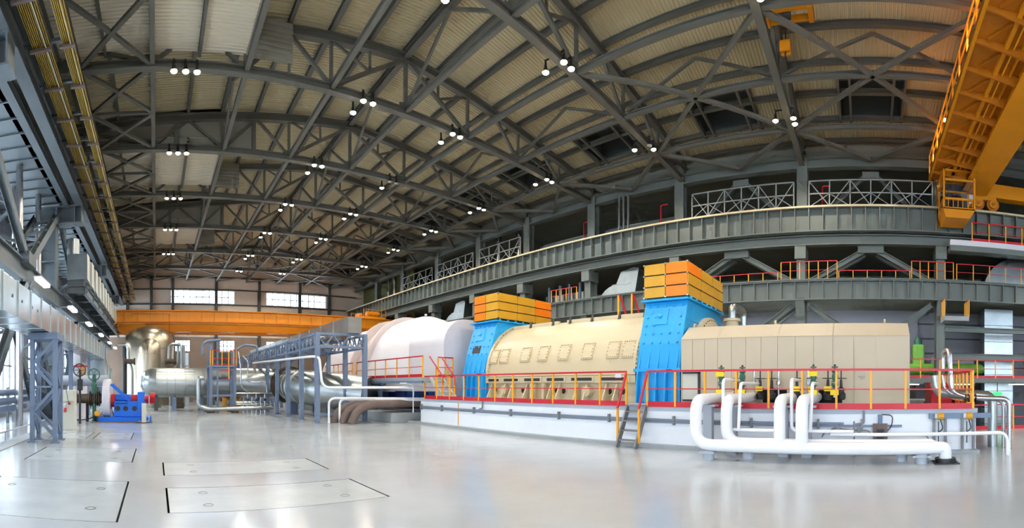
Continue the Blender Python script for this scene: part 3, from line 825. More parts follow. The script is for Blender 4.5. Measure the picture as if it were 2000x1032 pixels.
# ------------------------------------------------------------------ blue bearing housings with orange cages
CXM = 17.2
def housing(y0, y1, which):
    t = thing('bearing_housing', 'sky blue bearing housing under the %s orange panel cage' % which, 'housing', (CXM, (y0 + y1) / 2, PZ), 'sky blue bearing housings')
    zf = 2.45
    prof = [(14.55, PZ), (14.55, zf), (14.75, 3.4), (15.32, 5.05), (2 * CXM - 15.32, 5.05), (2 * CXM - 14.75, 3.4), (2 * CXM - 14.55, zf), (2 * CXM - 14.55, PZ)]
    MB().prism(prof, y0, y1).build('casing', 'blue', t, bevel=.03)
    MB().box(15.1, 2 * CXM - 15.1, y0 - .1, y1 + .1, 5.05, 5.12).build('top_flange', 'blue', t)
    MB().box(14.45, 2 * CXM - 14.45, y0 - .06, y1 + .06, zf - .06, zf + .06).build('joint_flange', 'blue', t)
    for k in range(5):
        y = y0 + .12 + k * (y1 - y0 - .24) / 4
        MB().prism([(14.56, PZ + .02), (14.3, PZ + .02), (14.4, 2.3), (14.58, 2.75), (14.72, 3.25), (14.76, 3.25)], y - .025, y + .025).build('rib', 'blue', t)
    def on(z): 
        return 14.75 + (z - 3.4) / 1.65 * .57
    bolt = MB().lathe((0, 0, 0), [(.045, 0), (.045, .035), (.03, .05), (.001, .05)], (-1, 0, .33), 8).mesh('bolt', 'blue', True)
    for z in (3.45, 3.8, 4.12, 4.44, 4.86):
        for k in range(5):
            if 4.0 < z < 4.7 and k in (1, 2): continue
            inst(bolt, 'bolt', t, (on(z), y0 + .2 + k * (y1 - y0 - .4) / 4, z))
    yc = (y0 + y1) / 2 + .15
    d = MB().prism([(on(4.15) - .03, 4.15), (on(4.75) - .03, 4.75), (on(4.75) + .02, 4.75), (on(4.15) + .02, 4.15)], yc - .32, yc + .32).build('inspection_cover', 'blue', t)
    MB().lathe((on(4.48) - .02, yc, 4.48), [(.1, 0), (.1, .05), (.06, .09), (.001, .09)], (-1, 0, .33), 14).build('cover_knob', 'blue', d, True)
    if which == 'far':
        MB().prism([(on(3.5) - .015, 3.5), (on(3.88) - .015, 3.88), (on(3.88), 3.88), (on(3.5), 3.5)], yc - .28, yc + .3).build('name_plate', 'dkmetal', t)
    MB().lathe((14.78, y0 + .35 if which == 'near' else y1 - .3, 2.95), [(.08, 0), (.08, .1), (.001, .1)], (-1, 0, .2), 14).build('dark_port', 'black', t, True)
    sd = MB().prism([(15.6, 4.3), (16.9, 4.3), (16.9, 4.9), (15.75, 4.9)], y0 - .025, y0).build('side_plate', 'blue', t)
    for k in range(6):
        MB().lathe((15.4 + k * .55, y0 - .1, 5.1), [(.05, 0), (.05, .08), (.001, .08)], (0, 0, 1), 8).build('bolt', 'blue', t)
    MB().box(14.35, 14.42, y0 + .25, y0 + .45, 2.38, 2.46).build('sensor', 'dkmetal', t)
    # cage
    cg = thing('panel_cage', '%s cage of orange and amber panels on a blue housing' % which, 'cage', (CXM, (y0 + y1) / 2, 5.12), 'orange panel cages')
    x0, x1, ya, yb, z0, z1 = 15.4, 19.5, y0 + .05, y1 + .1, 5.22, 6.52
    MB().box(x0 + .06, x1 - .06, ya + .06, yb - .06, 5.12, 6.46).build('inner_box', 'dkmetal', cg)
    rows = 3; gp = .05; ph = (z1 - z0) / rows
    def panel(face, a0, a1, k, m):
        za, zb = z0 + k * ph + gp / 2, z0 + (k + 1) * ph - gp / 2
        if face == 'x': b = MB().box(x0 - .02, x0 + .05, a0 + .015, a1 - .015, za, zb)
        elif face == 'X': b = MB().box(x1 - .05, x1 + .02, a0 + .015, a1 - .015, za, zb)
        elif face == 'y': b = MB().box(a0 + .015, a1 - .015, ya - .02, ya + .05, za, zb)
        else: b = MB().box(a0 + .015, a1 - .015, yb - .05, yb + .02, za, zb)
        b.build('panel', m, cg)
    ym = (ya + yb) / 2
    for k in range(rows):
        if which == 'near':
            panel('x', ym, yb, k, 'amber'); panel('x', ya, ym, k, 'orange')
            cs = ['orange' if k == 2 else 'amber', 'amber', 'amber']
        else:
            panel('x', ym, yb, k, 'orange'); panel('x', ya, ym, k, 'amber')
            cs = ['amber', 'amber', 'orange' if k > 0 else 'amber']
        for j in range(3):
            panel('y', x0 + (x1 - x0) * j / 3, x0 + (x1 - x0) * (j + 1) / 3, k, cs[j])
            panel('Y', x0 + (x1 - x0) * j / 3, x0 + (x1 - x0) * (j + 1) / 3, k, 'amber')
        panel('X', ya, ym, k, 'amber'); panel('X', ym, yb, k, 'amber')
    for k in range(rows + 1):
        z = min(max(z0 + k * ph, z0 + .03), z1 - .02)
        for (px, py) in ((x0, ya), (x0, ym), (x0, yb), (x0 + (x1 - x0) / 3, ya), (x0 + (x1 - x0) * 2 / 3, ya), (x1, ya)):
            MB().box(px - .04, px + .04, py - .04, py + .04, z - .03, z + .03).build('clip', 'ss', cg)
    MB().box(x0, x1, ya, yb, z1 - .03, z1).build('cover', 'amber', cg)
housing(6.35, 8.1, 'near')
housing(16.25, 18.0, 'far')

# ------------------------------------------------------------------ beige turbine casing
t = thing('turbine_casing', 'beige barrel shaped turbine casing between the two blue housings', 'turbine', (CXM, 12.1, PZ))
R = 2.6; zc = 2.3; Y0, Y1 = 8.1, 16.25
def shell(R, a0=0., a1=pi, n=28): return [(CXM - R * cos(a0 + (a1 - a0) * k / n), zc + R * sin(a0 + (a1 - a0) * k / n)) for k in range(n + 1)]
MB().prism(shell(R), Y0, Y1).build('upper_shell', 'beige', t, True)
for y in (Y0 + .02, Y1 - .14):
    b = MB(); o = shell(R + .1); i_ = shell(R - .1)
    b.ring_strip([[(a, y, z) for a, z in o], [(a, y + .12, z) for a, z in o], [(a, y + .12, z) for a, z in i_], [(a, y, z) for a, z in i_], [(a, y, z) for a, z in o]], close=False)
    fl = b.build('end_flange', 'beige', t, True)
    bolt = MB().lathe((0, 0, 0), [(.035, 0), (.035, .05), (.001, .06)], (0, -1, 0), 6).mesh('flange_bolt', 'beige')
    for k in range(1, 26):
        a = pi * k / 52
        inst(bolt, 'flange_bolt', fl, (CXM - (R + .05) * cos(a), y, zc + (R + .05) * sin(a)))
MB().box(CXM - R + .12, CXM + R - .12, Y0, Y1, PZ, zc - .22).build('lower_casing', 'beige', t)
MB().box(CXM - R - .08, CXM + R + .08, Y0 + .02, Y1 - .02, zc - .3, zc - .02).build('split_flange', 'beige', t)
for a, c2 in ((8.35, 9.75), (9.95, 11.15), (11.35, 12.45), (12.65, 13.75), (13.95, 15.05), (15.2, 16.1)):
    f = MB().box(CXM - R - .11, CXM - R - .07, a, c2, zc - .27, zc - .05).build('slot_frame', 'beige', t)
    MB().box(CXM - R - .12, CXM - R - .1, a + .1, c2 - .1, zc - .22, zc - .1).build('dark_slot', 'dkmetal', f)
rib = MB().prism([(CXM - R + .12, PZ), (CXM - R - .35, PZ), (CXM - R - .3, PZ + .18), (CXM - R - .02, zc - .34), (CXM - R + .12, zc - .34)], -.03, .03).mesh('gusset', 'beige')
for k in range(17): inst(rib, 'gusset', t, (0, 8.5 + k * .46, 0)) if k % 3 else None
for y in (8.75, 9.35, 11.6, 11.95, 13.9, 14.7, 15.7): 
    MB().lathe((CXM - R + .13, y, PZ + .42), [(.17, 0), (.17, .06), (.13, .06), (.13, .01)], (-1, 0, 0), 16).build('port_rim', 'beige', t, True)
    MB().lathe((CXM - R + .125, y, PZ + .42), [(.13, 0), (.13, .02), (.001, .02)], (-1, 0, 0), 16).build('port_hole', 'dkmetal', t, True)
for y in (10.3, 14.95): MB().lathe((CXM - R + .12, y, PZ + .4), [(.2, 0), (.2, .3), (.001, .32)], (-1, 0, 0), 18).build('blind_port', 'beige', t, True)
for y in (12.5, 13.2): MB().box(CXM - R - .2, CXM - R + .1, y - .05, y + .05, PZ, zc - .32).build('key_post', 'beige', t)
MB().box(CXM - R - .28, CXM - R + .1, 12.4, 13.3, PZ, PZ + .07).build('key_plate', 'beige', t)
def hatch_on(y0, y1):
    b = MB(); a0, a1 = radians(14), radians(30); Rr = R + .05
    b.ring_strip([[(CXM - q * cos(a), y, zc + q * sin(a)) for (q, a) in ((R - .02, a0), (Rr, a0), (Rr, (a0 + a1) / 2), (Rr, a1), (R - .02, a1))] for y in (y0, y1)])
    o = b.build('hatch', 'beige', t)
    stud = MB().lathe((0, 0, 0), [(.022, 0), (.022, .04), (.001, .045)], (-cos((a0 + a1) / 2), 0, sin((a0 + a1) / 2)), 6).mesh('stud', 'beige')
    for k in range(6):
        for a in (a0 + .02, a1 - .02): inst(stud, 'stud', o, (CXM - Rr * cos(a), y0 + .05 + (y1 - y0 - .1) * k / 5, zc + Rr * sin(a)))
    for k in range(1, 5):
        a = a0 + (a1 - a0) * k / 5
        for y in (y0 + .04, y1 - .04): inst(stud, 'stud', o, (CXM - Rr * cos(a), y, zc + Rr * sin(a)))
for yy in (8.25, 8.95, 10.15, 11.35, 12.5, 13.55, 14.9, 15.6): hatch_on(yy, yy + .55)
for a_, b_ in ((8.3, 12.6), (13.1, 16.0)):
    MB().box(CXM - 1.0, CXM - .85, a_, b_, zc + R * sin(math.acos(.95 / R)) - .05, zc + R * sin(math.acos(.95 / R)) + .14).build('top_rail_strip', 'beige', t)
for y in (8.6, 9.8, 11.2, 12.4, 13.4, 14.8): MB().prism([(CXM - 1.1, zc + R - .25), (CXM - .98, zc + R + .08), (CXM - .86, zc + R - .22)], y - .05, y + .05).build('lifting_lug', 'dkmetal', t)

# crossover bridge ladder on the casing
t = thing('access_ladder_rail', 'red and yellow handrails of the bridge over the beige casing', 'handrail', (CXM + .3, 9.4, zc + R))
for y in (9.9, 10.6):
    MB().bar((CXM + .2, y, zc + R), (CXM + .2, y, zc + R + 1.05), .06, .06).build('post', 'yellow', t)
    MB().tube([(CXM + .2, y, zc + R + 1.05), (CXM + .35, y, zc + R + 1.05), (CXM + 1.3, y, zc + R - .35)], .04, .15).build('handrail', 'red', t, True)

# ------------------------------------------------------------------ beige enclosure
EX = 14.5
t = thing('generator_enclosure', 'long beige clad enclosure with a door behind the white pipes', 'enclosure', (17, 2.4, PZ))
zf, ztp = 3.5, 3.98
prof = [(EX, PZ), (EX, zf), (EX + .75, ztp), (EX + 5.2, ztp), (EX + 5.9, zf), (EX + 5.9, PZ)]
ye = [-1.43, -.32, .38, 1.05, 1.68, 2.28, 2.86, 3.42, 3.94, 4.44, 4.93, 5.4, 5.85, 6.28]
for a, c2 in zip(ye[:-1], ye[1:]):
    MB().box(EX, EX + .08, a + .006, c2 - .006, PZ + .02, zf).build('cladding_panel', 'beigebox', t)
MB().prism([(a + (.03 if k < 2 else 0), z) for k, (a, z) in enumerate(prof)], -1.42, 6.27).build('shell', 'beigebox', t)
for a, c2 in ((-1.43, 1.05), (1.05, 2.86), (2.86, 4.93), (4.93, 6.28)):
    MB().add([(EX - .02, a + .006, zf), (EX - .02, c2 - .006, zf), (EX + .73, c2 - .006, ztp + .02), (EX + .73, a + .006, ztp + .02)], [(0, 1, 2, 3)]).build('roof_panel', 'beigebox', t)
d = MB().box(EX - .025, EX + .05, -.86, .33, PZ + .06, 3.05).build('door', 'beigebox', t, label='flush beige door')
MB().tube([(EX - .03, .22, 2.2), (EX - .07, .22, 2.2), (EX - .07, .02, 2.16)], .015).build('door_handle', 'ss', d, True)
for y in (6.1, 3.1, -.65):
    MB().lathe((EX + .9, y, ztp + .08), [(.05, -.03), (.1, -.03), (.1, .03), (.05, .03), (.05, -.03)], (0, 1, 0), 14).build('lifting_eye', 'beige', t, True)
fr = MB().box(EX - .06, EX, 5.55, 6.2, PZ + .1, PZ + .16).box(EX - .06, EX, 5.55, 6.2, 2.3, 2.36).box(EX - .06, EX, 5.55, 5.63, PZ + .1, 2.36).build('opening_frame', 'dkmetal', t)
MB().box(EX - .005, EX + .01, 5.6, 6.2, PZ + .16, 2.3).build('opening_panel', 'cabinet', t)
for y0, y1 in ((2.55, 3.35), (.75, 1.5)): MB().box(EX - .02, EX + .01, y0, y1, PZ + .08, 1.75).build('pipe_opening', 'black', t)
# dome flange and vent pipe behind the enclosure
t = thing('end_cover', 'round beige bolted end cover beside the near blue housing', 'cover', (16.4, 6.28, 3.6))
MB().lathe((CXM + .2, 6.34, 2.9), [(1.75, 0), (1.75, .18), (1.5, .3), (.6, .42), (.001, .42)], (0, -1, 0), 32).build('cover_plate', 'beige', t, True)
for k in range(24):
    a = pi * k / 24
    MB().lathe((CXM + .2 + 1.62 * cos(a), 6.16, 2.9 + 1.62 * sin(a)), [(.05, 0), (.05, .06), (.001, .06)], (0, -1, 0), 8).build('cover_bolt', 'rust', t)
t = thing('vent_pipe', 'beige stub and silver vent pipe beside the near blue housing', 'pipe', (18.4, 5.4, 3.98))
MB().cyl((17.6, 5.35, 3.98), (17.6, 5.35, 4.55), .26, 16).build('stub', 'beige', t, True)
MB().lathe((17.6, 5.35, 4.5), [(.36, 0), (.36, .1), (.001, .1)], n=16).build('stub_flange', 'beige', t, True)
MB().tube([(17.6, 5.35, 4.6), (17.6, 5.35, 5.1), (18.9, 5.25, 5.1), (18.9, 5.25, 3.9)], .17, .3).build('elbow_pipe', 'silver', t, True)

# ------------------------------------------------------------------ white turbine hood
t = thing('turbine_hood', 'big white clad turbine hood left of the far blue housing', 'turbine', (17.2, 29, .5))
def rounded(x0, x1, z0, z1, r, n=8):
    p = [(x0, z0)]
    p += [(x0 + r - r * cos(pi / 2 * k / n), z1 - r + r * sin(pi / 2 * k / n)) for k in range(n + 1)]
    p += [(x1 - r + r * sin(pi / 2 * k / n), z1 - r + r * cos(pi / 2 * k / n)) for k in range(n + 1)]
    return p + [(x1, z0)]
MB().prism(rounded(14.35, 20.05, 1.3, 5.55, 1.5), 19.4, 22.9).build('end_section', 'white', t, True)
MB().box(14.385, 14.42, 20.15, 20.17, 3.3, 4.0).build('seam', 'dkmetal', t)
MB().box(14.36, 14.42, 22.6, 22.66, 2.3, 3.0).build('seam_strip', 'steeldk', t)
def arch(w, zt_, n=22, e=2.1, z0=1.5):
    o = []
    for k in range(n + 1):
        a = pi * k / n; c_, s_ = cos(a), sin(a)
        o.append((17.2 - w * math.copysign(abs(c_) ** (2 / e), c_), z0 + (zt_ - z0) * s_ ** (2 / e)))
    return o
def loft(rows):
    b = MB(); b.ring_strip([[(x, y, z) for x, z in arch(w, z_)] for y, w, z_ in rows]); return b
loft([(22.7, 2.8, 5.3), (23.1, 3.0, 5.75), (23.8, 3.2, 6.2), (24.8, 3.4, 6.5), (25.8, 3.5, 6.5), (27.2, 3.55, 6.4)]).build('dome', 'white', t, True)
loft([(27.2, 3.6, 6.45), (27.3, 3.85, 6.75), (27.5, 3.85, 6.75), (27.6, 3.45, 6.25)]).build('casing_rib', 'blush', t, True)
loft([(27.6, 3.45, 6.25), (28.5, 3.25, 6.0), (29.4, 3.4, 6.2)]).build('saddle', 'blush', t, True)
loft([(29.4, 3.5, 6.35), (29.5, 3.85, 6.75), (29.7, 3.85, 6.75), (29.9, 3.6, 6.4)]).build('casing_rib', 'blush', t, True)
loft([(29.9, 3.55, 6.4), (33, 3.55, 6.4), (36, 3.4, 6.2), (37.6, 2.9, 5.6), (38, 2.3, 4.8)]).build('far_dome', 'white', t, True)
MB().box(14.8, 19.6, 19.8, 37, .5, 1.6).build('lower_body', 'dkblue', t)
for k in range(6): MB().box(13.9, 14.85, 20.2 + k * 2.2, 21.6 + k * 2.2, .75, 1.55).build('support_block', 'dkblue', t)
for y in (20.4, 25.0): MB().lathe((17.0, y, 5.55 if y < 22 else 6.55), [(.04, 0), (.09, .02), (.09, .1), (.04, .12)], n=10).build('lifting_eye', 'white', t, True)

t = thing('concrete_base', 'low blue grey concrete base under the brown pipes', 'base', (14, 22, 0))
MB().box(11.3, 21, 19.7, 38.5, 0, .5).build('base_block', 'curb', t, bevel=.03)
# service platform
pf = thing('service_platform', 'raised grey platform with red edge in front of the white hood', 'platform', (12.9, 25, 2.0))
MB().box(12.15, 13.65, 18.15, 31.0, 2.05, 2.3).build('deck', 'curb', pf)
MB().box(12.1, 12.2, 18.15, 31.0, 2.0, 2.12).build('edge_channel', 'bluesteel', pf)
for y in (22.9, 27.4, 30.8):
    MB().ibeam((12.4, y, .5), (12.4, y, 2.05), .2, .2, .03).build('support_post', 'bluesteel', pf)
MB().box(12.3, 12.5, 22.4, 24.0, 1.9, 2.05).build('bracket', 'bluesteel', pf)
railing('red and yellow railing on the raised platform before the white hood', [(12.2, 18.2, 2.3), (12.2, 25.6, 2.3)], 1.02, 1.15)
railing('red and yellow railing behind the blue grey rack on the platform', [(12.2, 26.2, 2.3), (12.2, 31.0, 2.3)], 1.02, .8)
railing('short red railing between the white hood and far blue housing', [(13.4, 18.6, 2.3), (14.35, 18.6, 2.3)], 1.02, .5)
stt = thing('stair', 'pale stair from the raised platform down to the foundation', 'stairs', (12.9, 17.9, PZ))
for x in (12.6, 13.3): MB().bar((x, 18.16, 2.28), (x, 17.0, PZ + .03), .05, .16).build('stringer', 'cabinet', stt)
for k in range(4):
    f = (k + .5) / 4; MB().box(12.6, 13.3, 18.1 - 1.05 * f - .12, 18.1 - 1.05 * f + .12, 2.2 - .95 * f, 2.24 - .95 * f).build('tread', 'cabinet', stt)
for x, nm in ((12.6, 'front'), (13.3, 'rear')):
    hr = thing('stair_handrail', 'red %s handrail of the stair beside the far blue housing' % nm, 'handrail', (x, 17.9, PZ))
    MB().tube([(x, 18.2, 3.32), (x, 17.1, 2.3), (x, 17.1, 1.9)], .03, .1).build('top_rail', 'red', hr, True)
    for y, z in ((17.12, PZ), (17.65, 1.75)): MB().bar((x, y, z), (x, y, z + 1.0), .06, .06).build('post', 'yellow', hr)
# brown pipes
for k in range(3):
    y = 19.95 + k * .55
    tag(MB().tube([(14.5, y, .95), (10.2 - k * .1, y, .95), (9.5 - k * .25, y + .1, .6), (9.3 - k * .25, y + .15, 0.)], .21, .7, 14, 8).build('insulated_pipe', 'brown', None, True), '%s brown insulated pipe bending into the floor beside the rack' % ['front', 'middle', 'rear'][k], 'pipe', 'brown insulated pipes')
tag(MB().tube([(8.45, 21.0, 0), (8.45, 21, 1.25), (13.4, 19.55, 1.2)], .06, .35).build('white_guard_pipe', 'wpipe', None, True), 'left white bent tube rising beside the brown pipes', 'pipe', 'white bent tubes')
tag(MB().tube([(9.0, 20.9, 0), (9.0, 20.9, 1.2), (13.4, 19.5, 1.12)], .06, .3).build('white_guard_pipe', 'wpipe', None, True), 'right white bent tube rising beside the brown pipes', 'pipe', 'white bent tubes')
tag(MB().tube([(7.4, 34, 3.6), (7.7, 21.35, 3.35), (7.95, 21.05, 3.3), (8.1, 21.0, 1.78), (13.0, 19.35, 1.78)], .065, .4).build('white_pipe', 'wpipe', None, True), 'long white pipe dipping past the near end of the rack', 'pipe')
tag(MB().tube([(12.35, 19.3, .5), (12.35, 19.3, 1.9), (12.1, 19.5, 2.0), (12.0, 20.0, 2.0)], .03, .12).build('guard_hoop', 'wpipe', None, True), 'thin white tube rising under the raised platform', 'pipe')

# ------------------------------------------------------------------ blue grey rack with duct
rk = thing('pipe_rack', 'blue grey steel rack of posts and lattice beams carrying a duct', 'rack', (9.2, 30, 0))
RY = [21.2, 23.7, 26.3, 28.8, 31.4, 34., 37., 40., 43.]
for y in RY:
    for x in (7.9, 10.55):
        MB().box(x - .11, x + .11, y - .11, y + .11, 0, 4.56).build('post', 'bluesteel', rk)
        if y < 30: MB().box(x - .22, x + .22, y - .22, y + .22, 0, .03).build('base_plate', 'bluesteel', rk)
for x in (7.9, 10.55):
    for z in (3.85, 4.5): MB().bar((x, 21.2, z), (x, 43, z), .1, .12).build('chord', 'bluesteel', rk)
    for a, c2 in zip(RY[:-1], RY[1:]):
        k = 8; d = (c2 - a) / k
        for j in range(k):
            z0, z1 = (3.88, 4.46) if j % 2 else (4.46, 3.88)
            MB().bar((x, a + j * d, z0), (x, a + j * d + d, z1), .05, .06).build('lacing', 'bluesteel', rk)
for y in (21.2, 26.3, 31.4):
    for z in (3.85, 4.5): MB().bar((7.9, y, z), (10.55, y, z), .1, .12).build('cross_chord', 'bluesteel', rk)
    k = 6; d = 2.65 / k
    for j in range(k):
        z0, z1 = (3.88, 4.46) if j % 2 else (4.46, 3.88)
        MB().bar((7.9 + j * d, y, z0), (7.9 + j * d + d, y, z1), .05, .06).build('lacing', 'bluesteel', rk)
MB().bar((7.9, 21.2, .42), (10.55, 21.2, .42), .05, .12).build('floor_brace', 'bluesteel', rk)
for y in (23.7, 28.8): MB().bar((7.9, y, 3.8), (10.55, y, 3.8), .1, .1).build('cross_beam', 'bluesteel', rk)
dt = thing('cable_duct', 'long galvanised box duct lying on top of the blue grey rack', 'duct', (9.9, 30, 4.56))
for k in range(12):
    y = 21.0 + k * 2.0; MB().box(9.5, 10.28, y, y + 1.97, 4.58, 5.4).build('duct_section', 'galv', dt)
    MB().box(9.48, 10.3, y + 1.94, y + 2.0, 4.57, 5.43).build('duct_flange', 'ss', dt)
for k, (x, z) in enumerate(((8.6, 3.95), (9.1, 3.95), (8.4, 4.35))):
    tag(MB().cyl((x, 21.5, z), (x, 42.5, z), .1 if k < 2 else .07, 10).build('rack_pipe', 'ss', None, True), '%s thin shiny pipe running along inside the blue grey rack' % ['lower left', 'lower right', 'upper'][k], 'pipe', 'pipes in the rack')

# ------------------------------------------------------------------ big silver crossing pipe and vessels
t = thing('steam_pipe', 'very large silver clad pipe crossing the hall and turning to the turbine', 'pipe', (4, 34, .9))
SP = [(0.0, 34, 2.1), (6.0, 34, 2.1), (9.3, 32.6, 2.05), (9.3, 27.0, 1.75), (12.0, 23.5, 1.3)]
MB().tube(SP, 1.1, 2.6, 28, 10).build('pipe_shell', 'silver', t, True)
MB().lathe((0, 34, 2.1), [(1.1, 0), (1.06, .45), (.92, .8), (.65, 1.05), (.3, 1.18), (.001, 1.2)], (-1, 0, 0), 28).build('domed_end', 'silver', t, True)
for x in (.05, .75, 1.35, 2.1, 2.8, 3.5, 4.2, 5.0, 5.8):
    MB().lathe((x, 34, 2.1), [(1.105, 0), (1.12, .01), (1.12, .05), (1.105, .06)], (1, 0, 0), 28).build('cladding_band', 'silver', t, True)
for y, dz in ((30.9, 0), (30.4, 0)):
    MB().lathe((9.3, y, 1.93), [(1.1, 0), (1.3, 0), (1.3, .16), (1.1, .16)], (0, 1, 0), 28).build('flange', 'rust', t, True)
for y in (29.6, 28.9, 28.2, 27.5): MB().lathe((9.3, y, 1.9 - (30 - y) * .045), [(1.105, 0), (1.12, .01), (1.12, .05), (1.105, .06)], (0, 1, 0), 28).build('cladding_band', 'silver', t, True)
MB().box(8.9, 9.4, 29.0, 29.5, 0, .95).build('support_foot', 'bluesteel', t)
MB().box(1.2, 1.5, 33.7, 34.3, 0, 1.1).build('support_foot', 'bluesteel', t)
MB().box(3.2, 3.5, 33.7, 34.3, 0, 1.1).build('support_foot', 'bluesteel', t)
MB().box(-.15, .15, 33.7, 34.3, 0, 1.1).build('support_foot', 'steeldk', t)
MB().lathe((6.3, 33.2, 2.0), [(.42, -.2), (.42, .1), (.3, .1), (.3, .2), (.001, .2)], (0, -1, 0), 20).build('side_flange', 'rust', t, True)
t = thing('standing_vessel', 'large domed shiny vessel standing at the far left', 'vessel', (-.7, 45, 0))
Rv = 2.45
MB().lathe((-.7, 44.9, 0), [(Rv, 0), (Rv, 6.1), (Rv * .95, 6.7), (Rv * .8, 7.2), (Rv * .5, 7.6), (.3, 7.8), (.12, 7.95), (.001, 7.95)], n=40).build('vessel_shell', 'vessel', t, True)
for z in (1.2, 2.6, 4.0, 5.4): MB().lathe((-.7, 44.9, z), [(Rv, 0), (Rv + .02, .01), (Rv + .02, .05), (Rv, .06)], n=40).build('cladding_band', 'vessel', t, True)
t = thing('standing_vessel', 'smaller round topped vessel in front of the large domed one', 'vessel', (-.6, 38.5, 0))
MB().lathe((-.6, 38.5, 0), [(1.06, 0), (1.06, 4.75), (1.0, 5.2), (.8, 5.6), (.4, 5.83), (.001, 5.88)], n=32).build('vessel_shell', 'vessel', t, True)
for z in (1.5, 3., 4.5): MB().lathe((-.6, 38.5, z), [(1.06, 0), (1.075, .01), (1.075, .04), (1.06, .05)], n=32).build('cladding_band', 'vessel', t, True)
MB().box(-.72, -.68, 37.4, 37.45, 4.9, 5.2).build('weld_plate', 'dkmetal', t)
pp = [([(-3.5, 41, 5.6), (-2.55, 41, 5.6), (-2.55, 41, 4.3), (-2.2, 41, 3.3), (-2.2, 41, 0)], .15, 'bent silver pipe left of the standing vessels'), ([(1.15, 41, 4.1), (1.15, 41, 5.65), (2.3, 41, 5.65), (2.3, 41, 0)], .13, 'short hooked silver pipe right of the standing vessels'),
      ([(2.0, 41.3, 5.6), (2.0, 41.3, 3.9), (1.3, 41.3, 3.0), (1.3, 41.3, 0)], .13, 'slanted silver pipe right of the standing vessels'), ([(2.55, 41.5, 5.6), (2.55, 41.5, 0)], .12, 'straight silver pipe right of the standing vessels'),
      ([(-2.9, 41.5, 5.5), (-2.9, 41.5, 0)], .22, 'dark straight pipe left of the standing vessels')]
for pts, r_, lb in pp: tag(MB().tube(pts, r_, .4, 12).build('vessel_pipe', 'silver' if 'dark' not in lb else 'dkmetal', None, True), lb, 'pipe')
for x, lb in ((-2.35, 'left'), (1.35, 'right')):
    tag(MB().lathe((x - .55, 40.7, 4.05), [(.2, 0), (.32, 0), (.32, .12), (.22, .12), (.22, .9), (.32, .9), (.32, 1.02), (.2, 1.02)], (1, 0, 0), 16).build('flanged_spool', 'rust', None, True), 'dark flanged spool at the %s of the standing vessels' % lb, 'flange')

# access tower
t = thing('access_tower', 'narrow blue grey access tower with red and yellow cage by the silver pipe', 'tower', (4.6, 31.3, 0))
for x in (3.75, 5.4):
    for y in (30.8, 32.2):
        MB().box(x - .1, x + .1, y - .1, y + .1, 0, 4.7 if x < 4 else 4.4).build('post', 'bluesteel', t)
        MB().box(x - .25, x + .25, y - .2, y + .2, 0, .1).build('foot', 'rust', t)
MB().box(4.15, 4.27, 30.75, 30.87, 0, 4.9).build('post', 'bluesteel', t)
for z in (1.2, 2.2, 3.0): MB().bar((3.75, 30.8, z), (5.4, 30.8, z), .08, .12).build('cross_beam', 'bluesteel', t)
MB().box(3.6, 5.55, 30.6, 32.4, 3.15, 3.28).build('platform', 'bluesteel', t)
for z in (3.35, 3.75, 4.3): MB().bar((3.65, 30.65, z), (5.5, 30.65, z), .05, .05).build('guard_rail', 'red', t)
for z in (2.9, 2.3): MB().bar((4.3, 30.5, z), (5.2, 30.5, z), .05, .05).build('guard_rail', 'red', t)
for x in (3.7, 3.85, 4.5, 4.95, 5.3, 5.5): MB().bar((x, 30.63, 3.28), (x, 30.63, 4.3), .06, .06).build('guard_post', 'yellow', t)
MB().bar((4.95, 30.5, 2.3), (4.95, 30.5, 4.3), .06, .06).build('ladder_stile', 'yellow', t)
MB().tube([(3.2, 31.0, 4.0), (3.2, 31.0, 4.75), (3.5, 31.0, 4.95), (4.5, 31.0, 5.05)], .1, .2).build('swing_arm', 'bluesteel', t, True)
MB().tube([(5.6, 31.2, 4.4), (6.2, 31.2, 4.75), (7.1, 31.2, 4.65), (7.1, 31.2, 4.2)], .08, .2).build('swing_arm', 'bluesteel', t, True)
MB().box(4.1, 5.2, 31.2, 32.1, 3.3, 4.2).build('drive_unit', 'steeldk', t, bevel=.05)
tag(MB().tube([(3.2, 30.2, 2.4), (2.85, 30.2, 2.4), (2.85, 30.2, .5), (3.4, 30.2, .3), (8., 30.2, .35)], .14, .45, 12).build('drain_pipe', 'silver', None, True), 'bent silver pipe passing under the access tower', 'pipe')
tag(MB().cyl((5.2, 32.5, .6), (8., 32.5, .6), .16, 12).build('drain_pipe', 'silver', None, True), 'straight silver pipe right of the access tower', 'pipe')
t = thing('pipe_manifold', 'small manifold of thin vertical pipes right of the access tower', 'manifold', (6.8, 30.5, 0))
for k in range(6): MB().cyl((5.9 + k * .3, 30.2, 0), (5.9 + k * .3, 30.2, 1.1 + .2 * (k % 2)), .045, 8).build('riser', 'ss', t, True)
for z in (.6, 1.35): MB().cyl((5.4, 30.2, z), (7.9, 30.2, z), .04, 8).build('header', 'ss', t, True)
for k in range(3): MB().lathe((6.2 + k * .6, 30.1, .9), [(.09, -.05), (.09, .05), (.001, .05)], (0, -1, 0), 10).build('valve', 'dkmetal', t, True)
tag(MB().tube([(5.6, 30.3, 4.2), (5.75, 30.3, 3.0), (5.75, 30.3, 1.8), (6.3, 30.3, 1.4)], .05, .3).build('thin_tube', 'ss', None, True), 'left thin curved tube hanging right of the access tower', 'pipe', 'thin curved tubes')
tag(MB().tube([(5.9, 30.4, 3.9), (6.3, 30.4, 3.5), (6.2, 30.4, 2.1), (7.6, 30.4, 2.1), (7.6, 30.4, 1.4)], .05, .3).build('thin_tube', 'ss', None, True), 'right thin curved tube hanging right of the access tower', 'pipe', 'thin curved tubes')
t = thing('oil_drum', 'yellow and red drum behind the thin pipe manifold', 'drum', (6.3, 33, 0))
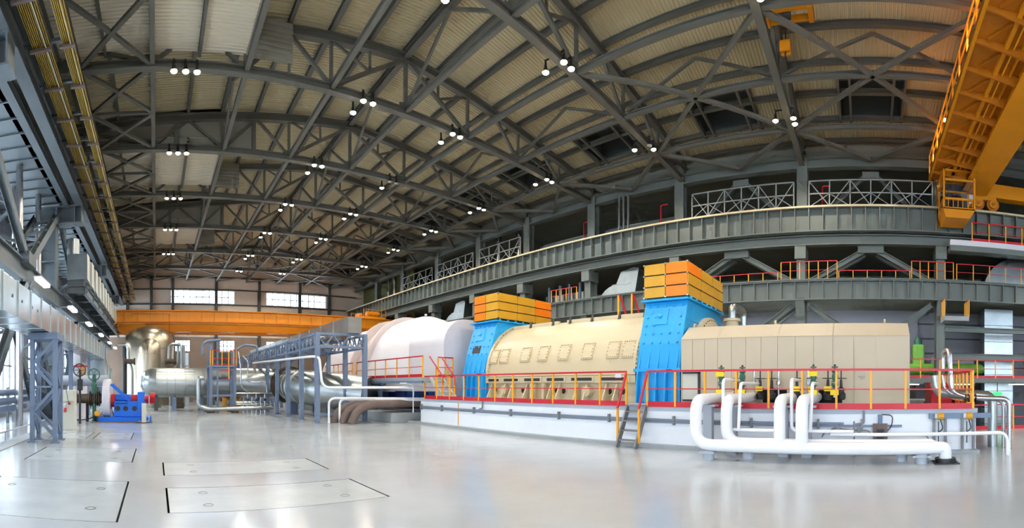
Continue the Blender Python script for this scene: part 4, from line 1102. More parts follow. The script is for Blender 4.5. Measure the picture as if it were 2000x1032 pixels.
MB().lathe((6.0, 35.6, 0), [(.75, 0), (.75, .9), (.7, .92), (.001, .92)], n=20).build('drum_body', 'yellow', t, True)
MB().lathe((6.0, 35.6, .92), [(.76, 0), (.76, .35), (.001, .36)], n=20).build('drum_top', 'red', t, True)
# low clutter behind the silver pipe in front of the far wall
for k, (x, y, w_, h_, m_) in enumerate(((2.6, 42, .9, 4.9, 'galv'), (4.9, 44, 1.6, 1.8, 'steeldk'), (9., 52, 3, 2.2, 'steeldk'), (3.2, 52, 2., 2.4, 'brown'), (13., 53, 4., 3.0, 'bluesteel'), (1.9, 37.5, .8, .9, 'rust'))):
    lb = ['tall galvanised duct stack right of the standing vessels', 'dark machine block behind the access tower', 'wide dark machine block below the far crane', 'brown machine block below the far crane', 'blue grey machine block behind the rack', 'low rusty pedestal under the silver pipe'][k]
    t = thing('machine_block' if k else 'duct_stack', lb, 'machine' if k else 'duct', (x, y, 0))
    n_ = 4 if h_ > 2 else 2
    for j in range(n_): MB().box(x - w_ / 2 + .04 * (j % 2), x + w_ / 2 - .04 * (j % 2), y - .5, y + .5, h_ * j / n_, h_ * (j + 1) / n_ - .02).build('section', m_, t, bevel=.03)

# ------------------------------------------------------------------ pump set at the left
t = thing('pump_set', 'deep blue pump set with red couplings on the open floor at the left', 'pump', (-1.5, 23.3, 0))
MB().box(-3.0, -.25, 22.8, 24.2, .05, .28).build('base_frame', 'pump', t)
MB().box(-3.3, -.2, 22.75, 24.25, 0, .05).build('bed_plate', 'brown', t)
MB().box(-2.15, -.55, 22.9, 24.0, .28, 1.1).build('gear_casing', 'pump', t, bevel=.04)
MB().box(-2.1, -1.3, 23.0, 23.9, 1.1, 1.42).build('gear_cover', 'pump', t, bevel=.06)
MB().box(-.95, -.6, 22.85, 24.0, .3, 1.55).build('bearing_stand', 'pump', t, bevel=.03)
for x in (-1.95, -1.55, -1.1): MB().lathe((x, 22.9, .72), [(.13, 0), (.13, .02), (.001, .02)], (0, -1, 0), 14).build('round_window', 'dkmetal', t, True)
MB().box(-2.05, -1.45, 22.885, 22.9, .95, 1.0).build('label_strip', 'dkmetal', t)
MB().cyl((-1.3, 23.4, 1.15), (-.9, 23.4, 1.15), .26, 18).build('red_coupling', 'red', t, True)
MB().cyl((-.6, 23.4, 1.15), (-.05, 23.4, 1.15), .2, 18).build('red_coupling', 'red', t, True)
MB().cyl((-.3, 23.1, 1.35), (-.05, 23.1, 1.35), .17, 18).build('red_coupling', 'red', t, True)
MB().cyl((-2.32, 23.4, 1.1), (-2.1, 23.4, 1.1), .34, 18).build('red_flange', 'red', t, True)
MB().lathe((-2.72, 23.4, 1.25), [(.55, 0), (.95, 0), (.98, .04), (.98, .34), (.95, .38), (.55, .38)], (1, 0, 0), 32).build('fan_ring', 'white', t, True)
MB().prism([(-2.95, .28), (-2.15, .28), (-2.35, .7), (-2.75, .7)], 23.2, 23.7).build('ring_foot', 'white', t)
for y in (22.9, 23.7): MB().bar((-2.3, y, 1.95), (-1.35, y, 1.1), .1, .12).build('slant_arm', 'pump', t)
MB().box(-.72, -.5, 22.5, 22.7, .05, 1.0).build('side_panel', 'cabinet', t)
MB().tube([(-.35, 22.6, 1.3), (-.35, 22.6, .1), (-.9, 22.6, .1)], .03).build('oil_line', 'ss', t, True)
prf = [(.24, 0)]
for k in range(6): prf += [(.26, .6 + k * .1), (.4, .63 + k * .1), (.4, .67 + k * .1), (.26, .7 + k * .1)]
t = thing('suction_bellows', 'brown bellows pipe between the cabinet and the blue pump', 'pipe', (-3.3, 23.4, .9))
MB().lathe((-4.1, 23.4, 1.2), prf + [(.24, 1.38)], (1, 0, 0), 20).build('bellows', 'rust', t, True)
MB().lathe((-4.3, 23.4, 1.2), [(.38, 0), (.38, .14), (.24, .14), (.24, .25)], (1, 0, 0), 18).build('end_flange', 'rust', t, True)
MB().cyl((-3.6, 23.4, 0), (-3.6, 23.4, .95), .08, 10).build('stand', 'dkmetal', t, True)
tag(MB().cyl((-5.2, 24.4, 2.15), (-2.6, 24.4, 2.15), .3, 18).build('discharge_pipe', 'plinthtop', None, True), 'thick pale pipe behind the blue pump', 'pipe')
tag(MB().tube([(-4.8, 23.0, .3), (-4.2, 23.0, .1), (-3.4, 22.9, .15), (-2.9, 22.9, .5)], .03, .3).build('black_hose', 'dkmetal', None, True), 'thin black hose on the floor left of the pump', 'hose')
t = thing('yellow_motor', 'small yellow round motor at the foot of the white ring', 'motor', (-3.0, 22.7, .05))
MB().lathe((-3.0, 22.9, .45), [(.001, -.06), (.14, -.04), (.16, .06), (.14, .14), (.06, .18), (.001, .18)], (0, -1, 0), 16).build('motor_body', 'yellow', t, True)
MB().box(-3.05, -2.95, 22.75, 22.85, .05, .35).build('motor_foot', 'dkmetal', t)
t = thing('control_cabinet', 'pale control cabinet with plug sockets beside the lattice support', 'cabinet', (-3.7, 19., 0))
MB().box(-3.98, -3.42, 18.75, 19.25, 0, 1.62).build('cabinet_body', 'cabinet', t, bevel=.015)
MB().box(-4.1, -3.45, 18.68, 19.3, 1.22, 1.7).build('cabinet_hood', 'cabinet', t, bevel=.015)
sk = MB().cyl((-3.82, 18.7, .98), (-3.82, 18.62, 1.1), .05, 12).build('socket', 'white', t, True)
MB().cyl((-3.82, 18.69, .92), (-3.82, 18.64, .78), .06, 12).build('plug', 'red', sk, True)
MB().box(-3.69, -3.6, 18.68, 18.75, 1.08, 1.16).build('red_socket', 'red', t)
MB().tube([(-3.65, 18.66, 1.1), (-3.68, 18.6, 1.3), (-3.76, 18.6, 1.7)], .012, .1, 6).build('cable', 'dkmetal', t)
for (x, y, z, m_, lb) in ((-3.75, 22.0, 2.65, 'dkmetal', 'dark valve with a spoked handwheel behind the cabinet'), (-3.2, 23.2, 2.45, 'greenv', 'green valve with a spoked handwheel left of the white ring')):
    t = thing('handwheel_valve', lb, 'valve', (x, y, 0))
    MB().cyl((x, y, 0), (x, y, z), .06 if m_ == 'dkmetal' else .1, 10).build('stem', m_, t, True)
    MB().lathe((x, y - .1, z), [(.3, 0), (.33, .02), (.3, .04), (.27, .02), (.3, 0)], (0, -1, 0), 20).build('handwheel', m_, t, True)
    for k in range(3): MB().bar((x - .3 * cos(k * pi / 3), y - .12, z - .3 * sin(k * pi / 3)), (x + .3 * cos(k * pi / 3), y - .12, z + .3 * sin(k * pi / 3)), .025).build('spoke', m_, t)
    MB().box(x - .13, x + .13, y - .13, y + .13, z - 1.0, z - .45).build('valve_body', m_, t, bevel=.04)
t = thing('white_tank', 'white upright tank with red and yellow bands behind the lattice support', 'tank', (-4.6, 27, 0))
MB().lathe((-4.7, 27, 0), [(.55, 0), (.55, 4.0), (.001, 4.05)], n=20).build('tank_shell', 'white', t, True)
for z in (2.0, 3.0): MB().lathe((-4.7, 27, z), [(.55, 0), (.6, 0), (.6, .08), (.55, .08)], n=20).build('red_band', 'red', t, True)
for x in (-4.4, -4.2): MB().box(x - .06, x + .06, 26.4, 26.45, 2.1, 3.0).build('yellow_bar', 'yellow', t)

# ------------------------------------------------------------------ lattice support and galvanised duct at the left
t = thing('lattice_support', 'blue grey lattice tower standing under the big galvanised duct', 'support', (-3.67, 14.95, 0))
for x in (-4.08, -3.3):
    for y in (14.5, 15.35):
        MB().box(x - .07, x + .07, y - .07, y + .07, 0, 3.45).build('leg', 'bluesteel', t)
        MB().box(x - .14, x + .14, y - .14, y + .14, 0, .04).build('foot_plate', 'bluesteel', t)
for k in range(4):
    z0, z1 = .2 + k * .8, 1.0 + k * .8
    s_ = k % 2
    for y in (14.5, 15.35): MB().bar((-4.08 if s_ else -3.3, y, z0), (-3.3 if s_ else -4.08, y, z1), .06, .1).build('lacing', 'bluesteel', t)
    for x in (-4.08, -3.3): MB().bar((x, 14.5 if s_ else 15.35, z0), (x, 15.35 if s_ else 14.5, z1), .06, .1).build('lacing', 'bluesteel', t)
MB().box(-4.2, -3.2, 14.38, 15.48, 3.42, 3.64).build('head_beam', 'bluesteel', t)
MB().bar((-4.08, 14.5, 1.85), (-3.3, 14.5, 1.85), .06, .06).build('cross_strut', 'bluesteel', t)
t = thing('air_duct', 'big galvanised rectangular duct running along the left side', 'duct', (-4, 19, 3.65))
y = 7.5
while y < 29.4:
    MB().box(-4.5, -3.5, y, y + 1.17, 3.66, 4.56).build('duct_section', 'galv', t)
    MB().box(-4.53, -3.47, y + 1.16, y + 1.2, 3.645, 4.59).build('duct_flange', 'silver', t); y += 1.2
for k, yy in enumerate((8.6, 9.2, 10.6, 11.4, 12.4, 13.0)): MB().box(-3.49, -3.485, yy, yy + .06, 4.08, 4.16).build('stud_plate', 'dkmetal', t)
for k in range(3): MB().box(-4.6, -3.5, 30.5 + k * 2, 32 + k * 2, 2.6 - k * .4, 3.6 - k * .2).build('lower_section', 'galv', t)
MB().box(-4.4, -4.2, 22.4, 22.6, 0, 3.66).build('hanger_post', 'bluesteel', t)
MB().box(-4.4, -4.2, 28.4, 28.6, 0, 3.66).build('hanger_post', 'bluesteel', t)

# box duct on a shelf
t = thing('upper_duct', 'galvanised box duct lying on a steel shelf high at the left', 'duct', (-4.7, 36, 8.1))
MB().box(-5.2, -4.0, 26.0, 26.05, 8.1, 9.6).build('end_plate', 'galv', t)
for k in range(24):
    y = 26.05 + k * .95; MB().box(-5.2 + .03 * (k % 2), -4.0 - .06 * (k % 2), y, y + .93, 8.1, 9.6 - .04 * (k % 2)).build('duct_section', 'galv' if k % 2 else 'cabinet', t)
MB().cyl((-4.95, 26.6, 9.6), (-4.95, 26.6, 10.6), .38, 16).build('riser', 'silver', t, True)
sh = thing('duct_shelf', 'blue grey steel shelf carrying the upper box duct', 'shelf', (-4.8, 36, 7.0))
for x in (-5.12, -4.05): MB().ibeam((x, 25.6, 7.35), (x, 49, 7.35), .2, .5, .03).build('side_beam', 'leftsteel', sh)
for k in range(9): MB().ibeam((-5.25, 25.8 + k * 2.8, 7.45), (-3.95, 25.8 + k * 2.8, 7.45), .2, .4, .03).build('cross_beam', 'leftsteel', sh)
MB().box(-5.2, -4.1, 25.7, 49, 7.62, 7.68).build('shelf_plate', 'leftsteel', sh)
for y in (26.2, 29, 33, 37): MB().box(-5.2, -4.2, y - .1, y + .1, 7.68, 8.1).build('saddle', 'leftsteel', sh)

# left columns, runway beams, braces
LC = [12.3, 24.9, 37.5, 50.1]
for k, y in enumerate(LC):
    t = thing('aisle_column', 'pale blue grey column with corbel at the left side, ' + ['out of view by the near window', 'nearest in view', 'second in view', 'by the far wall'][k], 'column', (-6, y, 0), 'columns of the left side')
    MB().ibeam((-6.1, y, 0), (-6.1, y, 11.0), .75, 1.1, .06, (1, 0, 0)).build('shaft', 'leftsteel', t)
    MB().box(-6.6, -4.05, y - .35, y + .35, 11.84, 11.9).build('corbel_flange', 'leftsteel', t)
    MB().box(-6.6, -4.05, y - .35, y + .35, 10.9, 10.96).build('corbel_flange', 'leftsteel', t)
    MB().box(-6.6, -4.1, y - .03, y + .03, 10.96, 11.84).build('corbel_web', 'leftsteel', t)
    for x in (-4.12, -4.5, -5.5): MB().box(x - .03, x + .03, y - .33, y + .33, 10.96, 11.84).build('corbel_stiffener', 'leftsteel', t)
    for z in (3., 5.2, 8.8): MB().box(-6.6, -5.58, y - .38, y + .38, z, z + .06).build('stiffener', 'leftsteel', t)
gL = girder('crane_runway_girder', 'pale crane runway girder along the left side above the corbels', -4.27, 11.9, 13.2, .44, -20, 56.5, 1.6, 'leftsteel')
MB().box(-4.34, -4.2, -20, 56.5, 13.2, 13.32).build('crane_rail', 'rust', gL)
tag(MB().ibeam((-4.93, -20, 12.0), (-4.93, 56.5, 12.0), .3, .4, .03).build('brake_beam', 'leftsteel'), 'narrow pale beam left of the left crane runway girder', 'beam')
gl2 = girder('wall_girder', 'blue grey girder along the left side above the big galvanised duct', -5.6, 6.3, 7.2, .35, 5, 56, 30, 'leftsteel')
def vbrace(y0, y1, i):
    m = (y0 + y1) / 2
    t = thing('portal_brace', 'pale V-shaped double brace with lacing at the left, ' + ['nearest', 'second', 'farthest'][i], 'brace', (-5.9, m, 7.2), 'V-shaped braces of the left side')
    for x in (-5.45, -6.6):
        for yy, s_ in ((y0 + .5, -1), (y1 - .5, 1)):
            MB().ibeam((x, m + s_ * .2, 7.2), (x, yy, 11.3), .36, .3, .03, (1, 0, 0)).build('brace_leg', 'leftsteel', t)
    for s_, yy in ((-1, y0 + .5), (1, y1 - .5)):
        for k in range(1, 7):
            f0, f1 = k / 7.5, (k + .7) / 7.5
            a_ = (-5.45, m + (yy - m) * f0, 7.2 + 4.1 * f0); b_ = (-6.6, m + (yy - m) * f1, 7.2 + 4.1 * f1)
            MB().bar(a_ if k % 2 else (-6.6, a_[1], a_[2]), b_ if k % 2 else (-5.45, b_[1], b_[2]), .1, .12).build('lacing', 'leftsteel', t)
    MB().box(-5.7, -5.2, m - .6, m + .6, 7.0, 7.5).build('node_plate', 'leftsteel', t)
    t = thing('portal_brace', 'pale inverted V brace standing under the left wall girder, ' + ['nearest', 'second', 'farthest'][i], 'brace', (-5.9, m, 0), 'inverted V braces of the left side')
    for x in (-5.5, -6.6):
        for yy, s_ in ((y0 + .5, -1), (y1 - .5, 1)):
            MB().ibeam((x, m + s_ * .2, 6.3), (x, yy, .1), .34, .28, .03, (1, 0, 0)).build('brace_leg', 'leftsteel', t)
    for s_, yy in ((-1, y0 + .5), (1, y1 - .5)):
        for k in range(1, 8):
            f0, f1 = k / 8.5, (k + .7) / 8.5
            a_ = (-5.5, m + (yy - m) * f0, 6.3 - 6.2 * f0); b_ = (-6.6, m + (yy - m) * f1, 6.3 - 6.2 * f1)
            MB().bar(a_ if k % 2 else (-6.6, a_[1], a_[2]), b_ if k % 2 else (-5.5, b_[1], b_[2]), .1, .12).build('lacing', 'leftsteel', t)
for i in range(3): vbrace(LC[i], LC[i + 1], i)
for k, (x, y, z0, z1, m_) in enumerate(((-6.3, 20.2, 0, 12.2, 'ss'), (-7.2, 22.3, 0, 12.2, 'ss'), (-6.3, 23.6, 0, 12.2, 'ss'))):
    tag(MB().cyl((x, y, z0), (x, y, z1), .17, 14).build('downpipe', m_, None, True), ['shiny vertical downpipe nearest the picture edge at the left', 'shiny vertical downpipe behind the left braces', 'shiny vertical downpipe close to the nearest left column'][k], 'pipe')
for k, z in enumerate((.75, 1.15, 1.55)):
    tag(MB().cyl((-7.2 + k * .1, 8, z), (-7.2 + k * .1, 24, z), .16, 12).build('service_pipe', 'bluesteel', None, True), '%s of three blue grey pipes along the left window' % ['lowest', 'middle', 'topmost'][k], 'pipe', 'pipes along the left window')
for k, y in enumerate((11., 14.5, 18., 21.5)):
    MB().box(-7.4, -7.28, y - .06, y + .06, 0, 1.8).build('pipe_stand', 'leftsteel', bpy.data.objects['service_pipe'])
# yellow busbars
busm = MB().box(-.012, .012, -20, 56, -.02, .02).mesh('conductor', 'bus')
for nm, x0, x1, nb, lb in (('outer', -3.78, -3.25, 10, 'left band of yellow crane busbars under the roof edge'), ('inner', -2.84, -2.52, 7, 'right band of yellow crane busbars next to the trusses')):
    t = thing('busbar_run', lb, 'busbar', ((x0 + x1) / 2, 18, 12.3), 'crane busbars')
    for k in range(nb):
        inst(busm, 'conductor', t, (x0 + (x1 - x0) * k / (nb - 1), 0, 12.4))
    MB().box(x0 + (x1 - x0) * .75, x0 + (x1 - x0) * .8, -20, 56, 12.33, 12.37).build('guide_rail', 'cabinet', t)
    MB().box(x0, x1, -20, 56, 12.46, 12.5).build('backing_strip', 'steeldk', t)
    hm = MB().box(x0 - .12, x1 + .05, -.05, .05, 12.28, 12.36).mesh('hanger', 'brown')
    for k in range(26): inst(hm, 'hanger', t, (0, 6 + k * 1.9, 0))
    MB().box(x0 - .06, x0 - .02, -20, 56, 12.5, 12.9).build('support_angle', 'leftsteel', t)
    am = MB().box(-4.1, x0, -.05, .05, 12.5, 12.6).mesh('support_arm', 'leftsteel')
    for k in range(25): inst(am, 'support_arm', t, (0, 6 + k * 1.9, 0))
# tube lights on arms along the left
tube = MB().box(-.13, .13, -.75, .75, -.1, 0).mesh('diffuser', 'tubelight')
tb2 = MB().box(-.15, .15, -.8, .8, 0, .05).mesh('housing', 'white')
arm = MB().box(-.82, .1, -.05, .05, .05, .13).mesh('arm', 'leftsteel')
TL = bpy.data.lights.new('tube_lamp', 'AREA'); TL.shape = 'RECTANGLE'; TL.size = .26; TL.size_y = 1.5; TL.energy = 60; TL.color = (.95, .98, 1.)
for k, y in enumerate((17.9, 24.6, 30.8, 37.6, 44.6, 50.6)):
    t = thing('tube_light', 'bright tube light on an arm at the left, %s from the camera' % ORD[k], 'lamp', (-4.6, y, 6.15), 'tube lights on arms')
    for nm, me in (('diffuser', tube), ('housing', tb2), ('arm', arm)): inst(me, nm, t, (-4.6, y, 6.15))
    lo = bpy.data.objects.new('tube_lamp', TL); COL.objects.link(lo); lo.parent = t; lo.location = (0, 0, -.12)
tag(MB().box(-5.0, -4.4, 4, 40, 0, .025).build('cable_trench_cover', 'curb'), 'flat trench cover strip along the left side of the floor', 'cover')
lr = thing('low_rail', 'low pale pipe rail at the left floor edge', 'railing', (-5.1, 14, 0))
MB().tube([(-5.1, 9, .3), (-5.1, 20.5, .3)], .03, n=8).build('rail', 'plinthtop', lr, True)
for k in range(5): MB().cyl((-5.1, 9.5 + k * 2.6, 0), (-5.1, 9.5 + k * 2.6, .3), .025, 8).build('post', 'plinthtop', lr, True)

# ------------------------------------------------------------------ white cooling pipes in front of the foundation
def flanged_valve(t, p, m_='greenv', s=1.):
    x, y, z = p
    MB().lathe((x, y, z), [(.11 * s, 0), (.11 * s, .03), (.07 * s, .05), (.1 * s, .14), (.1 * s, .2), (.07 * s, .28), (.11 * s, .31), (.11 * s, .34)], n=12).build('valve_body', m_, t, True)
    MB().cyl((x, y, z + .34), (x, y, z + .52), .035 * s, 8).build('valve_stem', 'dkmetal', t, True)
    MB().lathe((x, y, z + .42), [(.1 * s, 0), (.1 * s, .04), (.001, .04)], n=12).build('valve_cap', m_, t, True)
XF, XBK = 10.9, 11.32
t = thing('cooling_pipe', 'front white cooling pipe with a header lying low over the floor', 'pipe', (XF, 1.5, 0), 'white cooling pipes')
MB().tube([(14.45, 4.3, 1.52), (XF, 4.3, 1.52), (XF, 4.3, .37), (XF, -1.75, .37), (XF, -1.95, .37), (XF, -1.95, .03)], .155, .42, 16, 8).build('header', 'wpipe', t, True)
MB().tube([(14.45, 1.55, 1.52), (XF, 1.55, 1.52), (XF, 1.55, .37)], .155, .42, 16, 8).build('riser', 'wpipe', t, True)
MB().box(XF - .3, XF + .3, -2.25, -1.65, 0, .03).build('floor_plate', 'dkmetal', t)
MB().lathe((XF, -1.95, .0), [(.26, .03), (.26, .12), (.17, .12)], n=18).build('floor_collar', 'dkmetal', t, True)
for y in (3.95, -1.35): 
    MB().cyl((XF, y, 0), (XF, y, .23), .15, 16).build('pedestal', 'plinthtop', t, True)
    MB().box(XF - .22, XF + .22, y - .22, y + .22, .17, .2).build('pedestal_plate', 'plinthtop', t)
t = thing('cooling_pipe', 'rear white cooling pipe with bends behind the front header', 'pipe', (XBK, 1.5, 0), 'white cooling pipes')
MB().tube([(14.45, 3.6, 1.52), (XBK, 3.6, 1.52), (XBK, 3.6, .39), (XBK, -1.5, .39), (XBK, -1.7, .39), (XBK, -1.7, .03)], .155, .42, 16, 8).build('header', 'wpipe', t, True)
MB().tube([(14.45, 2.18, 1.52), (XBK, 2.18, 1.52), (XBK, 2.18, .39)], .155, .42, 16, 8).build('riser', 'wpipe', t, True)
for y in (3.0, -.9): MB().cyl((XBK, y, 0), (XBK, y, .25), .15, 16).build('pedestal', 'plinthtop', t, True)
for k, y in enumerate((4.3, 3.6, 2.18, 1.55)):
    tp_ = thing('pipe_post', 'grey box post under the %s white pipe arm from the stair' % ORD[k], 'post', (11.85, y, 0), 'posts under the white pipes')
    MB().box(11.75, 11.95, y - .13, y + .13, 0.0, 1.31).build('post', 'plinthtop', tp_)
    MB().box(11.68, 12.02, y - .25, y + .25, 1.31, 1.36).build('head_plate', 'plinthtop', tp_)
for k, (y, y2) in enumerate(((3.75, 3.25), (1.9, 1.35))):
    tag(MB().tube([(13.9, y + .1, 2.05), (11.5, y, 2.05), (11.5, y, .72), (11.5, y - 1.6, .72)], .045, .18, 8).build('thin_white_pipe', 'wpipe', None, True), '%s tall thin white pipe loop behind the white risers' % ['left', 'right'][k], 'pipe', 'thin white pipe loops')
    tag(MB().tube([(13.9, y2 + .1, 1.95), (11.45, y2, 1.95), (11.45, y2 + .06, .72)], .045, .18, 8).build('thin_white_pipe', 'wpipe', None, True), '%s short thin white pipe loop behind the white risers' % ['left', 'right'][k], 'pipe', 'thin white pipe loops')
vi = 0
for k, (y, x) in enumerate(((4.28, 12.95), (3.62, 12.95), (1.5, 12.95), (.88, 12.95))):
    t = thing('drain_valve', '%s tall green double valve on a white stub behind the railing' % ORD[k], 'valve', (x, y, 1.6), 'tall green valves')
    MB().cyl((x, y, 1.55), (x, y, 2.3), .045, 10).build('stub_pipe', 'wpipe', t, True)
    flanged_valve(t, (x, y, 1.98), 'greenv', .9)
    MB().lathe((x, y, 1.66), [(.1, 0), (.1, .06), (.06, .1), (.06, .2), (.1, .24), (.1, .3)], n=12).build('lower_valve', 'greenv', t, True)
    if k in (0, 2): MB().box(x - .16, x - .15, y - .13, y + .13, 2.16, 2.3).build('yellow_tag', 'tag', t)
    MB().box(x - .16, x - .15, y - .12, y + .12, 1.62, 1.78).build('yellow_tag', 'tag', t)
for k, (y, x) in enumerate(((4.0, 13.7), (3.3, 13.9), (2.95, 14.0), (2.05, 13.4), (1.62, 13.6), (1.15, 13.8), (.75, 13.9))):
    t = thing('gate_valve', '%s dark gate valve with a handwheel on the white pipes from the left' % ORD[k], 'valve', (x, y, 1.55), 'dark gate valves')
    MB().lathe((x, y, 1.45), [(.11, 0), (.14, .06), (.14, .18), (.09, .24), (.09, .28), (.13, .3), (.13, .34), (.05, .38), (.04, .62)], n=14).build('valve_body', 'dkmetal', t, True)
    MB().cyl((x, y, 2.0), (x, y, 2.35), .02, 8).build('spindle', 'dkmetal', t, True)
    MB().lathe((x, y, 2.1), [(.16, 0), (.19, .012), (.16, .025), (.14, .012), (.16, 0)], n=18).build('handwheel', 'dkmetal', t, True)
    MB().bar((x - .15, y, 2.11), (x + .15, y, 2.11), .02).build('spoke', 'dkmetal', t)
    if k in (1, 3, 4, 5): MB().box(x - .17, x - .16, y - .11, y + .11, 1.72, 1.87).build('yellow_tag', 'tag', t)
for k, (y, x) in enumerate(((3.55, 14.1), (2.75, 14.1), (1.8, 14.1))):
    tag(MB().lathe((x, y, 1.9), [(.03, -.5), (.03, 0), (.07, .02), (.07, .12), (.04, .2), (.035, .5), (.001, .5)], n=10).build('thermometer', 'ss', None, True), '%s slim silver thermometer standing above the white pipes from the left' % ORD[k], 'gauge', 'slim thermometers')

# instruments on the foundation face
t = thing('instrument_rack', 'brown instrument bracket with gauge block on the white foundation', 'instrument', (PX - .1, -.35, .3))
MB().box(PX - .14, PX - .04, -.6, -.2, .25, .85).build('back_plate', 'brown', t)
MB().box(PX - .2, PX - .14, -.5, -.3, .35, .7).build('gauge_block', 'dkmetal', t)
MB().cyl((PX - .12, -.4, .85), (PX - .12, -.4, 1.1), .06, 12).build('sensor_head', 'bluesteel', t, True)
MB().tube([(PX - .12, -.45, 1.1), (PX - .12, -.75, 1.08), (PX - .12, -.72, .8), (PX - .12, -.6, .65)], .015, .12, 6).build('cable', 'dkmetal', t)
MB().box(PX - .18, PX - .03, -.65, -.15, .2, .25).build('foot_bar', 'rust', t)
t = thing('transmitter_rack', 'blue bar with two yellow transmitters at the right end of the foundation', 'instrument', (PX - .1, -2.5, .1))
MB().box(PX - .14, PX - .04, -3.5, -1.75, .98, 1.12).build('mounting_bar', 'bluesteel', t)
for y in (-2.05, -2.85):
    for d in (-.16, .16): MB().box(PX - .13, PX - .05, y + d - .035, y + d + .035, .12, 1.0).build('rail', 'stairgrey', t)
    MB().lathe((PX - .25, y - .08, 1.05), [(.001, -.02), (.1, 0), (.1, .16), (.001, .18)], (0, 1, 0), 14).build('transmitter_head', 'amber', t, True)
    MB().box(PX - .28, PX - .18, y + .05, y + .16, 1.0, 1.12).build('junction_box', 'white', t)
    MB().tube([(PX - .2, y, .95), (PX - .2, y - .08, .7), (PX - .16, y + .05, .6)], .015, .1, 6).build('cable', 'dkmetal', t)
    MB().cyl((PX - .18, y + .05, .3), (PX - .18, y + .05, .9), .015, 6).build('impulse_tube', 'dkmetal', t)
for k, (y0, y1, z0, z1) in enumerate(((1.2, -1.7, .62, .5), (.9, -1.75, .4, .32), (1.0, -.1, .72, .66))):
    tag(MB().tube([(PX - .1, y0, z0 - .15), (PX - .1, y0 - .08, z0), (PX - .1, y1, z1), (PX - .1, y1 - .05, z1 - .15)], .018, .08, 6).build('impulse_line', 'stairgrey', None, True), '%s thin grey impulse line along the white foundation' % ['upper', 'lower', 'short'][k], 'pipe', 'thin impulse lines')
for k, y in enumerate((.75, .18)):
    t = thing('small_clamp_valve', '%s small instrument valve on the white foundation' % ['left', 'right'][k], 'valve', (PX - .1, y, .6))
    MB().box(PX - .13, PX - .03, y - .05, y + .05, .6, .78).build('valve_block', 'stairgrey', t)
    MB().cyl((PX - .08, y, .5), (PX - .08, y, .85), .02, 8).build('stem', 'stairgrey', t)
tag(MB().tube([(XBK + .35, .9, .62), (XBK + .35, -3.8, .62), (XBK + .35, -3.8, 0)], .05, .3, 10).build('thin_white_pipe', 'wpipe', None, True), 'long thin white pipe running low to the right edge and down', 'pipe')
tag(MB().tube([(11.9, .3, 0), (11.9, .3, .95)], .022, n=8).build('floor_rod', 'stairgrey', None, True), 'thin upright rod between the white pipes and the foundation', 'rod')

# right end pipes
for k, (pts, r_, m_, lb) in enumerate((
    ([(13.3, -2.3, 2.35), (13.3, -2.3, 2.9), (12.9, -2.42, 2.95), (12.75, -2.45, 1.72), (12.75, -2.9, 1.55), (12.75, -4.2, 1.5), (12.75, -4.2, 0)], .075, 'ss', 'tall bent stainless pipe rising at the right end of the foundation'),
    ([(13.1, -2.25, 2.2), (13.1, -2.3, 1.8), (13.0, -2.6, 1.6), (13.0, -4.1, 1.45), (13.0, -4.1, 0)], .06, 'ss', 'lower bent stainless pipe at the right end of the foundation'),
    ([(13.6, -2.1, 2.2), (13.6, -2.15, 1.7), (13.5, -3.9, 1.55), (13.5, -3.9, 0)], .16, 'silver', 'thick insulated silver pipe going down right of the foundation'))):
    tag(MB().tube(pts, r_, .25, 12).build('drain_line', m_, None, True), lb, 'pipe')
t = thing('flange_set', 'row of dark flanges with a yellow tag on the right end pipes', 'flange', (12.75, -3.0, 1.4))
for k in range(4):
    MB().lathe((12.75, -2.85 - k * .1, 1.53), [(.07, 0), (.13, 0), (.13, .025), (.07, .025)], (0, -1, 0), 14).build('flange', 'rust', t, True)
MB().box(12.6, 12.61, -3.1, -2.88, 1.26, 1.42).build('yellow_tag', 'tag', t)
railing('yellow stair railing behind the right end of the foundation', [(12.6, -3.0, PZ), (18.6, -3.05, PZ)], 1.05, .55)
t = thing('red_cover', 'red sloped cover box at the right end of the foundation', 'box', (15.2, -2.5, PZ))
MB().prism([(15.0, PZ), (15.0, PZ + .35), (15.9, PZ + .75), (16.6, PZ + .75), (16.6, PZ)], -2.9, -2.2).build('cover', 'red', t)
MB().box(14.95, 16.65, -2.95, -2.15, PZ, PZ + .05).build('base', 'stairgrey', t)

# ------------------------------------------------------------------ service bay at the lower right
railing('red and yellow railing along the edge of the sunken area at the right', [(18.75, -14, 0), (18.75, -2, 0)], 1.05, 1.1)
ms = struct('floor_mezzanine', MB().box(24.8, RB, -20, 5, 2.05, 2.3), 'steel')
railing('red and yellow railing on the mezzanine behind the sunken area', [(24.9, -16, 2.3), (24.9, 4.5, 2.3)], 1.05, 1.1)
for z0, z1, lb in ((5.0, 5.3, 'upper'), (3.35, 3.75, 'lower')):
    tag(MB().ibeam((25.9, -20, (z0 + z1) / 2), (25.9, -4.6, (z0 + z1) / 2), .3, z1 - z0, .04).build('cross_beam', 'steel'), '%s grey cross beam at the far right below the gallery girder' % lb, 'beam', 'cross beams at the far right')
t = thing('service_duct', 'tall rectangular silver duct rising behind the mezzanine railing', 'duct', (28, -8.2, -1.6))
for k in range(8): MB().box(27.8, 29.0, -9.4, -7.5, -1.6 + k * 1.05, -.58 + k * 1.05).build('duct_section', 'galv', t)
t = thing('duct_elbow', 'large round backed silver duct elbow standing on the right gallery', 'duct', (28.5, -9.3, 7.9))
b = MB(); pr = [(-7.4, 7.92)] + [(-10.2 + 2.8 * cos(a * pi / 20), 7.92 + 2.3 * sin(a * pi / 20)) for a in range(0, 11)] + [(-12, 10.2), (-12, 7.92)]
b.prism(pr, 27.6, 29.8, 'yz').build('elbow_shell', 'galv', t)
